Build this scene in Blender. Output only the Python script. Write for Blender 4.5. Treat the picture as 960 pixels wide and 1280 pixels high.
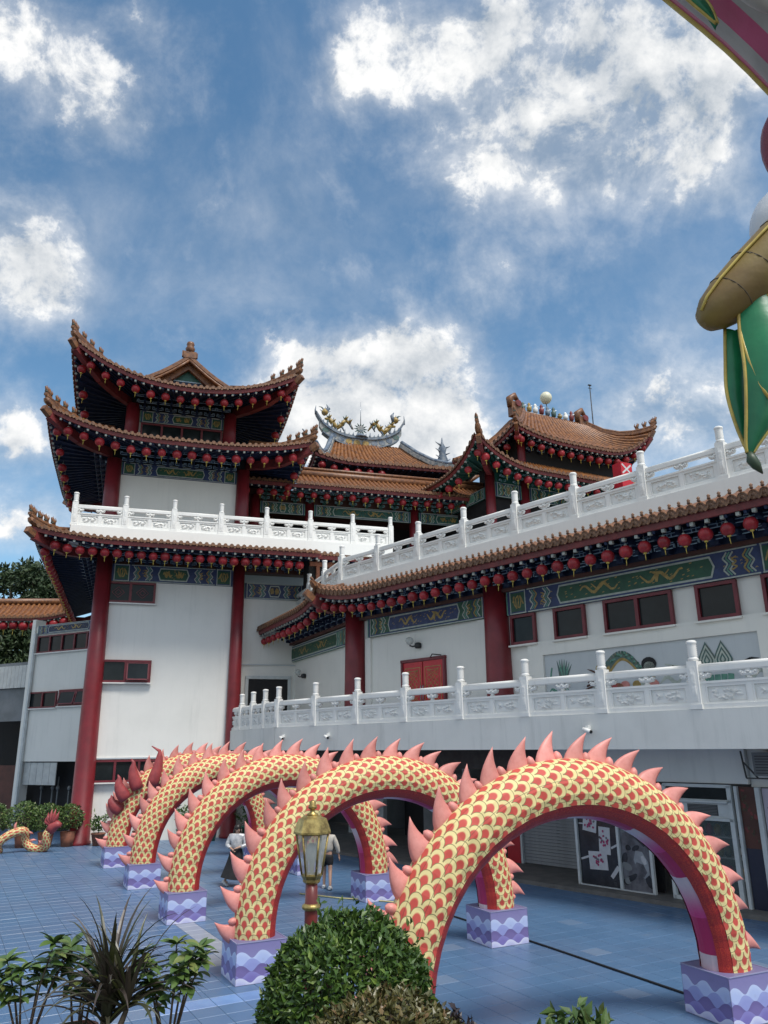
import bpy, bmesh, math, random
from math import sin, cos, pi, radians, sqrt, atan2, tan
from mathutils import Matrix, Vector, noise as mnoise
random.seed(7)
S = bpy.context.scene
COL = S.collection
for o in list(bpy.data.objects): bpy.data.objects.remove(o)

# ---------------------------------------------------------------- camera
PITCH = math.atan(290 / 961.0); ROLL = radians(0.7)
cp, sp, cr_, sr_ = cos(PITCH), sin(PITCH), cos(ROLL), sin(ROLL)
fw = Vector((0, cp, sp)); up0 = Vector((0, -sp, cp)); rt0 = Vector((1, 0, 0))
rt = cr_ * rt0 - sr_ * up0; up = sr_ * rt0 + cr_ * up0
cam = bpy.data.cameras.new('camera'); cam.sensor_fit = 'HORIZONTAL'; cam.sensor_width = 36; cam.lens = 961 / 960 * 36
cam.clip_end = 5000; cam.clip_start = 0.05
co = bpy.data.objects.new('camera', cam); COL.objects.link(co)
m = Matrix((( rt.x, up.x, -fw.x, 0), (rt.y, up.y, -fw.y, 0), (rt.z, up.z, -fw.z, 3.7), (0, 0, 0, 1)))
co.matrix_world = m; S.camera = co
S.view_settings.view_transform = 'Standard'; S.view_settings.look = 'None'
S.view_settings.exposure = 0.86; S.view_settings.gamma = 1.0

# ---------------------------------------------------------------- node expression helper
class NT:
    def __init__(s, nt): s.nt = nt
    def node(s, t, **k):
        n = s.nt.nodes.new(t)
        for a, b in k.items(): setattr(n, a, b)
        return n
    def link(s, a, b): s.nt.links.new(a, b)
    def math(s, op, *a, clamp=False):
        n = s.node('ShaderNodeMath', operation=op); n.use_clamp = clamp
        for i, x in enumerate(a):
            if isinstance(x, X): s.link(x.s, n.inputs[i])
            else: n.inputs[i].default_value = x
        return X(s, n.outputs[0])
    def mix(s, f, a, b):
        n = s.node('ShaderNodeMix', data_type='RGBA')
        for i, x in ((0, f), (6, a), (7, b)):
            if isinstance(x, X): s.link(x.s, n.inputs[i])
            elif isinstance(x, (tuple, list)): n.inputs[i].default_value = (*x, 1)[:4]
            else: n.inputs[i].default_value = x
        return X(s, n.outputs[2])
    def noise(s, vec, scale, detail=4, rough=.55, dist=0):
        n = s.node('ShaderNodeTexNoise'); n.inputs['Scale'].default_value = scale; n.inputs['Detail'].default_value = detail
        n.inputs['Roughness'].default_value = rough; n.inputs['Distortion'].default_value = dist
        if vec is not None: s.link(vec.s, n.inputs['Vector'])
        return X(s, n.outputs[0])
    def smooth(s, x, a, b):
        n = s.node('ShaderNodeMapRange', interpolation_type='SMOOTHSTEP'); s.link(x.s, n.inputs[0])
        n.inputs[1].default_value = a; n.inputs[2].default_value = b
        return X(s, n.outputs[0])
class X:
    def __init__(s, t, so): s.t = t; s.s = so
    def __add__(s, o): return s.t.math('ADD', s, o)
    def __radd__(s, o): return s.t.math('ADD', o, s)
    def __sub__(s, o): return s.t.math('SUBTRACT', s, o)
    def __rsub__(s, o): return s.t.math('SUBTRACT', o, s)
    def __mul__(s, o): return s.t.math('MULTIPLY', s, o)
    def __rmul__(s, o): return s.t.math('MULTIPLY', o, s)
    def __truediv__(s, o): return s.t.math('DIVIDE', s, o)
    def lt(s, o): return s.t.math('LESS_THAN', s, o)
    def gt(s, o): return s.t.math('GREATER_THAN', s, o)
    def fn(s, op, *a): return s.t.math(op, s, *a)

# ---------------------------------------------------------------- sun and sky
SUN_AZ, SUN_EL = radians(140), radians(60)       # azimuth from +Y clockwise
sl = bpy.data.lights.new('sun', 'SUN'); sl.energy = 1.9; sl.angle = radians(18); sl.color = (1, .96, .9)
so = bpy.data.objects.new('sun', sl); COL.objects.link(so)
sd = Vector((sin(SUN_AZ) * cos(SUN_EL), cos(SUN_AZ) * cos(SUN_EL), sin(SUN_EL)))
so.rotation_euler = (-sd).to_track_quat('-Z', 'Y').to_euler()

W = bpy.data.worlds.new('World'); S.world = W; W.use_nodes = True
W.node_tree.nodes.clear(); w = NT(W.node_tree)
sky = w.node('ShaderNodeTexSky', sky_type='NISHITA'); sky.sun_disc = False
sky.sun_elevation = SUN_EL; sky.sun_rotation = SUN_AZ; sky.altitude = 60; sky.air_density = 1.0; sky.dust_density = .6; sky.ozone_density = 2.2
tc = w.node('ShaderNodeTexCoord'); sx = w.node('ShaderNodeSeparateXYZ'); w.link(tc.outputs['Generated'], sx.inputs[0])
dx, dy, dz = [X(w, sx.outputs[i]) for i in range(3)]
vec = X(w, tc.outputs['Generated'])
az = dx.fn('ARCTAN2', dy); el = dz.fn('ARCSINE')
# clouds as ellipses in azimuth / elevation (degrees): az, el, half width, half height, weight
CLOUDS = [(-28.6, 43.3, 4.6, 2.3, 0.66),(-22.6, 41.7, 3.5, 1.8, 0.62),(-31.7, 45.0, 4.1, 1.9, 0.6),(-20.8, 47.4, 4.9, 1.2, 0.42),(-28.5, 33.1, 3.5, 2.4, 1.0),(-26.2, 30.4, 2.8, 1.8, 0.95),(-28.8, 29.7, 2.7, 2.0, 0.9),(-26.8, 20.5, 2.9, 1.9, 0.95),(-26.7, 14.3, 3.0, 1.7, 1.0),(-24.1, 15.7, 2.1, 1.4, 0.6),(2.8, 28.5, 3.8, 2.4, 1.1),(-1.5, 26.3, 3.9, 2.9, 1.0),(-5.4, 25.6, 3.6, 2.4, 0.95),(-8.6, 23.8, 3.2, 2.1, 0.8),(4.3, 24.7, 3.2, 2.6, 0.95),(0.1, 22.7, 7.0, 2.3, 0.9),(-3.3, 45.9, 2.8, 1.3, 0.75),(6.6, 47.9, 5.9, 2.3, 0.85),(12.2, 44.2, 5.9, 2.9, 0.95),(17.5, 39.9, 5.4, 2.8, 1.0),(23.1, 43.5, 7.1, 3.8, 1.0),(26.5, 38.3, 4.2, 2.7, 0.95),(10.0, 40.6, 3.8, 1.8, 0.7),(17.0, 47.8, 6.7, 2.4, 0.9),(30.7, 43.4, 4.3, 3.2, 0.85),(0.6, 48.8, 4.6, 1.7, 0.5),(29.9, 34.9, 2.1, 1.4, 0.75),(23.6, 24.1, 5.3, 2.7, 0.72),(27.0, 21.3, 4.4, 3.1, 0.8),(18.1, 22.1, 4.5, 2.2, 0.6),(24.7, 27.9, 2.2, 0.8, 0.5),(14.6, 28.7, 7.2, 2.2, 0.34),(-5.1, 28.5, 5.3, 1.1, 0.45),(-12.0, 34.2, 20.5, 2.6, 0.24),(1.7, 37.8, 15.0, 3.5, 0.26),(9.8, 34.2, 10.3, 2.1, 0.2),(-23.3, 37.7, 7.6, 2.4, 0.2),(0.0, 19.2, 37.5, 3.0, 0.5)]
cov = None
for a, e, wa, he, wt in CLOUDS:
    q = ((az - radians(a)) * (1 / radians(wa))).fn('POWER', 2.0) + ((el - radians(e)) * (1 / radians(he))).fn('POWER', 2.0)
    g = w.math('EXPONENT', q * -0.55) * (wt * .70)
    cov = g if cov is None else cov + g
cov = cov.fn('SMOOTH_MIN', 1.05, .5) * 1.0
# away from the clouds placed above the same broken cover goes on
big = w.noise(vec, 2.3, 3, .5)
off = w.smooth(az.fn('ABSOLUTE'), radians(34), radians(50)).fn('MAXIMUM', w.smooth(el, radians(58), radians(68)))
cov = cov.fn('MAXIMUM', w.smooth(big, .36, .60) * off * .95)
nz = w.noise(vec, 6.5, 10, .62, .15); fine = w.noise(vec, 21, 7, .66, .25); lowz = w.noise(vec, 3.4, 3, .5)
dens = cov + (nz - .5) * 2.3 + (fine - .5) * 1.5 + (lowz - .5) * .6
thick = w.smooth(dens, .45, 1.05)
soft = w.smooth(cov + (nz - .5) * 1.7 + (fine - .5) * .5, .02, 1.15) * .68
veil = w.smooth(w.noise(vec, 4.2, 8, .64, .25) + cov * .30, .46, 1.0) * .42
alpha = thick.fn('MAXIMUM', veil).fn('MAXIMUM', soft)
# cloud tone: bright rims, greyer thick middles, billows lit from above
up_ = w.node('ShaderNodeVectorMath', operation='ADD'); w.link(tc.outputs['Generated'], up_.inputs[0]); up_.inputs[1].default_value = (.012, -.01, .028)
nzu = w.noise(X(w, up_.outputs[0]), 6.5, 10, .62, .15)
relief = (nz - nzu) * 2.6
core = w.smooth(cov + (lowz - .5) * .9, .62, 1.15)
tone = w.math('ADD', relief * 1.3 + thick * .34 - core * .46, .64, clamp=True)
shade = w.mix(tone, (.42, .48, .55), (1.0, 1.0, .99))
b1 = w.node('ShaderNodeBackground'); hs = w.node('ShaderNodeHueSaturation'); hs.inputs['Saturation'].default_value = 1.12; hs.inputs['Hue'].default_value = .488; hs.inputs['Value'].default_value = 1.0
w.link(sky.outputs[0], hs.inputs['Color']); w.link(hs.outputs[0], b1.inputs[0]); b1.inputs[1].default_value = .086
b2 = w.node('ShaderNodeBackground'); w.link(shade.s, b2.inputs[0]); b2.inputs[1].default_value = .57
mx = w.node('ShaderNodeMixShader'); w.link(alpha.s, mx.inputs[0]); w.link(b1.outputs[0], mx.inputs[1]); w.link(b2.outputs[0], mx.inputs[2])
wo = w.node('ShaderNodeOutputWorld'); w.link(mx.outputs[0], wo.inputs[0])
W.cycles.sampling_method = 'MANUAL'; W.cycles.sample_map_resolution = 512

# ---------------------------------------------------------------- materials
def new_mat(name):
    mt = bpy.data.materials.new(name); mt.use_nodes = True
    t = NT(mt.node_tree); b = mt.node_tree.nodes['Principled BSDF']
    return mt, t, b
def setc(t, b, inp, v):
    if isinstance(v, X): t.link(v.s, b.inputs[inp])
    elif isinstance(v, (tuple, list)): b.inputs[inp].default_value = (*v, 1)[:4]
    else: b.inputs[inp].default_value = v
def bump(t, b, h, strength=.3, dist=.02):
    n = t.node('ShaderNodeBump'); n.inputs['Strength'].default_value = strength; n.inputs['Distance'].default_value = dist
    t.link(h.s, n.inputs['Height']); t.link(n.outputs[0], b.inputs['Normal'])
def ocoord(t, kind='Object'):
    return X(t, t.node('ShaderNodeTexCoord').outputs[kind])
def mat(name, c, c2=None, scale=3.0, rough=.6, metal=0.0, rnd=0.0, bmp=0.0, detail=5, rvar=.15):
    mt, t, b = new_mat(name)
    if c2 is None: c2 = tuple(x * .78 for x in c)
    n = t.noise(ocoord(t), scale, detail, .6)
    col = t.mix(t.smooth(n, .35, .68), c, c2)
    if rnd:
        oi = X(t, t.node('ShaderNodeObjectInfo').outputs['Random'])
        hv = t.node('ShaderNodeHueSaturation'); t.link(col.s, hv.inputs['Color'])
        t.link((1 - rnd + oi * (2 * rnd)).s, hv.inputs['Value']); col = X(t, hv.outputs[0])
    setc(t, b, 'Base Color', col); setc(t, b, 'Roughness', (n - .5) * rvar + rough); setc(t, b, 'Metallic', metal)
    if bmp: bump(t, b, t.noise(ocoord(t), scale * 6, 4), bmp, .01)
    return mt
def wall_mat(name, c, stain=.35, streak=True):
    """painted render with rain streaks, faint grime and small relief"""
    mt, t, b = new_mat(name)
    p = ocoord(t); mp = t.node('ShaderNodeMapping'); mp.inputs['Scale'].default_value = (2.2, 2.2, .18); t.link(p.s, mp.inputs[0])
    st = t.smooth(t.noise(X(t, mp.outputs[0]), 2.0, 7, .65), .50, .82)
    bl = t.smooth(t.noise(p, .55, 6, .6), .40, .75)
    sp_ = t.smooth(t.noise(p, 9, 5, .7), .62, .80)
    f = (st * .55 + bl * .35 + sp_ * .3) * stain
    setc(t, b, 'Base Color', t.mix(f, c, tuple(x * k for x, k in zip(c, (.50, .52, .52)))))
    setc(t, b, 'Roughness', .62 + bl * .2)
    bump(t, b, t.noise(p, 40, 4), .08, .01)
    return mt
M = {}
M['white_wall'] = wall_mat('white_wall', (.78, .765, .715), .38)
M['white_stone'] = wall_mat('white_stone', (.80, .795, .765), .34)
M['grey_wall'] = wall_mat('grey_wall', (.52, .55, .57), .5)
M['slab_paint'] = wall_mat('slab_paint', (.70, .70, .67), .7)
M['red_paint'] = mat('red_paint', (.20, .016, .022), (.15, .013, .018), 1.6, .42, bmp=.05)
M['red_frame'] = mat('red_frame', (.17, .018, .028), (.12, .014, .02), 4, .45)
M['red_door'] = mat('red_door', (.52, .012, .024), (.44, .010, .02), 3, .4)
M['tile'] = mat('glazed_tile', (.28, .115, .036), (.12, .046, .018), 5, .38, rvar=.3, bmp=.15)
M['tile_ridge'] = mat('ridge_tile', (.23, .10, .04), (.10, .042, .022), 6, .45, bmp=.2)
M['tile_deck'] = mat('tile_deck', (.20, .075, .03), (.11, .045, .022), 6, .6)
M['tile_end'] = mat('end_tile', (.23, .112, .052), (.10, .046, .026), 14, .45, rnd=.18, bmp=.3)
M['fascia'] = mat('fascia', (.20, .028, .028), (.12, .02, .02), 3, .5)
M['navy'] = mat('navy_paint', (.014, .030, .080), (.008, .016, .045), 4, .55)
M['teal'] = mat('teal_paint', (.02, .11, .085), (.012, .06, .05), 4, .5)
M['line_blue'] = mat('pale_blue_line', (.44, .58, .66), (.30, .44, .54), 8, .6)
M['dot'] = mat('rafter_end', (.42, .43, .38), (.28, .30, .27), 8, .6)
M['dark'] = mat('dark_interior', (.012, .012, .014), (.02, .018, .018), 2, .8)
M['glass'] = mat('window_glass', (.012, .016, .018), (.02, .026, .028), 1.3, .12); M['glass'].node_tree.nodes['Principled BSDF'].inputs['Specular IOR Level'].default_value = .22
M['gold'] = mat('gold_paint', (.40, .28, .08), (.26, .17, .045), 9, .45)
M['green_p'] = mat('green_paint', (.02, .095, .05), (.015, .065, .04), 5, .5)
M['blue_p'] = mat('blue_paint', (.028, .05, .15), (.02, .035, .10), 5, .5)
M['cream_p'] = mat('cream_line', (.46, .50, .44), (.34, .38, .34), 7, .55)
M['mint_p'] = mat('mint_paint', (.12, .30, .22), (.08, .2, .16), 7, .55)
M['lantern'] = mat('lantern_red', (.34, .018, .024), (.24, .012, .018), 7, .42, rnd=.22)
M['lantern_gold'] = mat('lantern_gold', (.62, .48, .10), (.48, .34, .06), 9, .5)
M['brown'] = mat('brown_board', (.10, .032, .022), (.07, .025, .018), 2, .6)
M['metal'] = mat('steel', (.36, .38, .40), (.28, .30, .32), 4, .35, .7)
M['dkmetal'] = mat('dark_steel', (.03, .03, .033), (.05, .05, .05), 4, .5, .3)
M['brass'] = mat('lamp_brass', (.56, .42, .15), (.22, .16, .06), 14, .42, .75, rvar=.4, bmp=.15)
M['post_red'] = mat('post_red', (.20, .035, .03), (.13, .025, .022), 5, .35)
M['terra'] = mat('terracotta', (.30, .11, .06), (.2, .08, .05), 7, .75)
M['pot_grey'] = mat('pot_grey', (.06, .065, .07), (.1, .1, .1), 7, .7)
M['pot_green'] = mat('pot_green', (.05, .2, .13), (.04, .15, .1), 7, .5)
M['soil'] = mat('soil', (.035, .024, .016), (.06, .04, .025), 25, .9)
M['bark'] = mat('bark', (.10, .075, .05), (.06, .045, .03), 12, .85, bmp=.4)
M['spine'] = mat('fin_cloth', (.72, .30, .26), (.58, .20, .17), 4, .5, rnd=.16, bmp=.15)
M['plume'] = mat('plume_cloth', (.36, .06, .06), (.26, .04, .045), 4, .5)
M['pavement'] = mat('pavement', (.16, .15, .135), (.11, .105, .10), 2.2, .7, bmp=.2)
M['ground'] = mat('ground', (.13, .14, .12), (.09, .10, .08), .3, .9)
M['skin'] = mat('skin', (.46, .28, .20), (.42, .25, .18), 6, .5)
M['hair'] = mat('hair', (.012, .010, .009), (.02, .016, .013), 30, .45)
M['silver_cloth'] = mat('silver_cloth', (.60, .60, .60), (.36, .37, .39), 9, .38, .2)
M['black_cloth'] = mat('black_cloth', (.012, .012, .014), (.02, .02, .022), 12, .8)
M['beige_cloth'] = mat('beige_cloth', (.52, .49, .43), (.42, .40, .36), 12, .8)
M['shoe'] = mat('shoe_white', (.7, .7, .68), (.6, .6, .58), 12, .6)
M['hall_blue'] = mat('hall_ridge_blue', (.07, .11, .17), (.22, .25, .28), 3.5, .5, bmp=.3)
M['hall_pale'] = mat('hall_ridge_pale', (.34, .34, .32), (.10, .14, .17), 5, .6)
M['orn_green'] = mat('ornament_green', (.05, .13, .12), (.10, .12, .10), 6, .5)
M['globe'] = mat('globe_lamp', (.72, .70, .52), (.66, .64, .48), 2, .4)
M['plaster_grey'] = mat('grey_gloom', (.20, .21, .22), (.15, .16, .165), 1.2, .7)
M['poster_black'] = mat('poster_black', (.016, .017, .022), (.03, .031, .038), 2.5, .25)
M['poster_grey'] = mat('poster_grey', (.16, .16, .18), (.05, .05, .06), 3, .3)
M['paper'] = mat('paper', (.55, .55, .57), (.48, .48, .5), 5, .5)
M['petal'] = mat('petal_print', (.40, .03, .13), (.26, .02, .09), 20, .5)
M['shutter'] = mat('shutter_slat', (.30, .31, .32), (.24, .25, .26), 3, .5)
M['sign_pink'] = mat('sign_pink', (.50, .45, .50), (.46, .40, .46), 1.5, .5)
M['sign_ink'] = mat('sign_ink', (.22, .03, .09), None, 5, .5)
M['frame_white'] = mat('frame_white', (.58, .61, .61), (.5, .53, .53), 4, .45)
M['navy_panel'] = mat('navy_panel', (.008, .012, .035), (.014, .018, .04), 2, .4)
M['stock'] = mat('shop_stock', (.10, .11, .06), (.02, .025, .03), 6, .5, rnd=.3)
M['tank'] = mat('corrugated', (.55, .56, .54), (.45, .46, .45), 3, .6)
M['cable_y'] = mat('cable_yellow', (.50, .45, .22), None, 5, .6)
M['rubber'] = mat('rubber', (.008, .009, .010), None, 5, .7)
def leaf_mat(name, c, c2, c3, rough=.4):
    mt, t, b = new_mat(name)
    n = t.noise(ocoord(t), 2.2, 3); at = t.node('ShaderNodeAttribute', attribute_name='tint')
    k = X(t, at.outputs['Fac'])
    oi = X(t, t.node('ShaderNodeObjectInfo').outputs['Random'])
    kk = t.math('FRACT', k + oi)
    col = t.mix(t.smooth(kk, .1, .7), c, c2); col = t.mix(t.smooth(kk, .78, .97), col, c3)
    setc(t, b, 'Base Color', col); setc(t, b, 'Roughness', rough)
    b.inputs['Subsurface Weight'].default_value = 0
    return mt
M['leaf_bush'] = leaf_mat('leaf_bush', (.04, .082, .016), (.065, .13, .022), (.15, .22, .04))
M['leaf_hedge'] = leaf_mat('leaf_hedge', (.07, .07, .022), (.11, .10, .03), (.16, .10, .045))
M['leaf_dark'] = leaf_mat('leaf_dark', (.055, .042, .034), (.05, .055, .028), (.09, .10, .03))
M['leaf_shrub'] = leaf_mat('leaf_shrub', (.06, .11, .028), (.085, .145, .036), (.15, .18, .05))
M['leaf_tree'] = leaf_mat('leaf_tree', (.022, .045, .016), (.035, .065, .022), (.06, .09, .03), .6)
M['leaf_purple'] = leaf_mat('leaf_purple', (.03, .025, .035), (.045, .03, .03), (.07, .06, .03))

def scale_mat():
    mt, t, b = new_mat('scale_print')
    uv = t.node('ShaderNodeUVMap'); sxy = t.node('ShaderNodeSeparateXYZ'); t.link(uv.outputs[0], sxy.inputs[0])
    U, V = X(t, sxy.outputs[0]), X(t, sxy.outputs[1]); h = .64
    k1 = ((U - .5) / h).fn('CEIL')
    def dv(k):
        o = t.math('MODULO', k + 1000.0, 2.0) * .5
        return t.math('FRACT', V + 100.0 + o) - .5
    d1 = dv(k1); s1 = t.math('SQRT', t.math('MAXIMUM', .25 - d1 * d1, 0.0))
    own = U.fn('LESS_THAN', k1 * h + s1)
    k = k1 + (1 - own); d = dv(k); du = U - k * h
    r = t.math('SQRT', du * du + d * d)
    edge = t.smooth(r, .445, .475) * du.gt(-.02)
    r2 = t.math('SQRT', (du + .22) * (du + .22) * .55 + d * d)
    red = 1 - t.smooth(r2, .25, .35)
    p = ocoord(t); nn = t.noise(p, 6, 4)
    ye = t.mix(nn, (.77, .66, .31), (.68, .56, .25)); rd = t.mix(nn, (.58, .085, .06), (.48, .06, .045))
    col = t.mix(red, ye, rd); col = t.mix(edge * .85, col, (.10, .09, .03))
    seam = t.math('PINGPONG', V + 50.0, .68).lt(.018)
    col = t.mix(seam * .7, col, (.08, .06, .03))
    setc(t, b, 'Base Color', col); setc(t, b, 'Roughness', .62)
    bump(t, b, (1 - edge) + seam * -.5 + t.noise(p, 5, 3) * 1.2, .25, .015)
    return mt
M['scale'] = scale_mat()
def belly_mat():
    mt, t, b = new_mat('belly_print')
    uv = t.node('ShaderNodeUVMap'); sxy = t.node('ShaderNodeSeparateXYZ'); t.link(uv.outputs[0], sxy.inputs[0])
    f = t.math('FRACT', X(t, sxy.outputs[0]) * .78)
    col = t.mix(t.smooth(f, .05, .55), (.62, .50, .52), (.55, .05, .20)); col = t.mix(f.gt(.56), col, (.42, .02, .10))
    setc(t, b, 'Base Color', col); setc(t, b, 'Roughness', .45)
    return mt
M['belly'] = belly_mat()
def strip_mat():
    mt, t, b = new_mat('red_strip_print')
    uv = t.node('ShaderNodeUVMap'); v = t.node('ShaderNodeTexVoronoi'); v.inputs['Scale'].default_value = 2.2; t.link(uv.outputs[0], v.inputs['Vector'])
    r = t.math('PINGPONG', X(t, v.outputs['Distance']) * 4.0, .5)
    setc(t, b, 'Base Color', t.mix(t.smooth(r, .2, .4), (.30, .018, .018), (.40, .04, .02))); setc(t, b, 'Roughness', .45)
    return mt
M['strip'] = strip_mat()
def wave_mat():
    mt, t, b = new_mat('wave_print')
    uv = t.node('ShaderNodeUVMap'); sxy = t.node('ShaderNodeSeparateXYZ'); t.link(uv.outputs[0], sxy.inputs[0])
    U, V = X(t, sxy.outputs[0]), X(t, sxy.outputs[1])
    col = t.mix(t.smooth(V, .35, 1.0), (.26, .25, .46), (.22, .20, .40))
    for base, amp, fr, ph, c, c2 in ((.72, .16, 2.4, .0, (.50, .58, .80), (.42, .50, .76)), (.55, .15, 2.4, .5, (.31, .35, .64), (.28, .31, .60)),
                                     (.40, .16, 2.4, .02, (.15, .12, .30), (.18, .145, .35)), (.25, .13, 2.4, .5, (.24, .22, .50), (.20, .17, .44)), (.12, .13, 2.4, .05, (.62, .64, .80), (.46, .48, .72))):
        cu = U * fr + ph
        y = t.math('SINE', cu * (2 * pi)) * amp * .5 + t.math('SINE', cu * (2 * pi * 2) + 1.1) * amp * .07 + base
        d = y - V
        col = t.mix(d.gt(0), col, t.mix(t.smooth(d, 0, .16), c, c2))
    n = t.noise(ocoord(t), 5, 5); ed = t.math('MINIMUM', t.math('MINIMUM', U, 1 - U), t.math('MINIMUM', V, 1 - V)).lt(.012)
    col = t.mix(t.smooth(n, .55, .8) * .3, col, (.16, .15, .25)); col = t.mix(ed * .5, col, (.1, .09, .16))
    setc(t, b, 'Base Color', col); setc(t, b, 'Roughness', .5)
    bump(t, b, t.noise(ocoord(t), 4, 3), .25, .02)
    return mt
M['wave'] = wave_mat()
def tile_floor_mat(name, single):
    mt, t, b = new_mat(name)
    g = t.node('ShaderNodeNewGeometry'); p = X(t, g.outputs['Position'])
    if single: r = X(t, t.node('ShaderNodeObjectInfo').outputs['Random'])
    else: r = X(t, t.node('ShaderNodeAttribute', attribute_name='tint').outputs['Fac'])
    col = t.mix(r, (.070, .145, .262), (.084, .162, .284))
    col = t.mix(t.smooth(t.noise(p, .35, 5, .6), .40, .72) * .55, col, (.095, .135, .22))
    col = t.mix(t.smooth(t.noise(p, 2.2, 6, .65), .56, .78) * .35, col, (.16, .175, .215))
    # dry footpath scuffs, pale worn tiles
    at = X(t, t.node('ShaderNodeAttribute', attribute_name='worn').outputs['Fac']) if not single else r.gt(.93) * .22
    col = t.mix(at, col, (.30, .32, .36))
    n = t.noise(p, 1.1, 5, .6)
    setc(t, b, 'Base Color', col); setc(t, b, 'Roughness', .20 + n * .38)
    bump(t, b, t.noise(p, 9, 4) + r * .0, .08, .01)
    return mt
M['tile_one'] = tile_floor_mat('plaza_tile_single', True); M['tile_many'] = tile_floor_mat('plaza_tile_field', False)
M['grout'] = mat('grout', (.045, .075, .13), (.04, .065, .11), 3, .8)
M['tile_pale'] = mat('pale_tile', (.28, .31, .36), (.22, .26, .33), 2, .4, rnd=.12)
M['tile_light'] = mat('light_blue_tile', (.16, .28, .50), (.13, .23, .43), 2, .35, rnd=.12)
def cloth(name, c, c2, scale=3, rough=.45, trans=.0):
    mt, t, b = new_mat(name); p = ocoord(t)
    setc(t, b, 'Base Color', t.mix(t.smooth(t.noise(p, scale, 4), .3, .7), c, c2)); setc(t, b, 'Roughness', rough)
    b.inputs['Transmission Weight'].default_value = 0
    bump(t, b, t.noise(p, scale * 3, 3), .2, .02)
    return mt
M['ochre'] = cloth('ochre_cloth', (.23, .165, .035), (.16, .095, .028)); M['green_c'] = cloth('green_cloth', (.008, .13, .055), (.02, .23, .09), 2.5, .35)
M['pink_c'] = cloth('pink_cloth', (.45, .05, .14), (.36, .04, .10)); M['pale_c'] = cloth('pale_cloth', (.36, .33, .30), (.28, .26, .24)); M['white_c'] = cloth('white_cloth', (.72, .73, .74), (.6, .62, .66))
M['crim_c'] = cloth('crimson_cloth', (.22, .008, .02), (.15, .006, .015)); M['trim'] = mat('gold_trim', (.55, .42, .10), (.4, .28, .06), 8, .4); M['tip'] = mat('dark_tip', (.03, .06, .03), (.05, .05, .03), 6, .5)
def glassy(name, c, rough=.05, alpha=.35):
    mt, t, b = new_mat(name); setc(t, b, 'Base Color', c); setc(t, b, 'Roughness', rough)
    tr = t.node('ShaderNodeBsdfTransparent'); ms = t.node('ShaderNodeMixShader'); ms.inputs[0].default_value = alpha
    o = mt.node_tree.nodes['Material Output']; t.link(tr.outputs[0], ms.inputs[1]); t.link(b.outputs[0], ms.inputs[2]); t.link(ms.outputs[0], o.inputs[0])
    return mt
M['lamp_glass'] = glassy('lamp_glass', (.55, .58, .56), .08, .45)
M['shop_glass'] = glassy('shop_glass', (.10, .13, .13), .04, .35)

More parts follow.
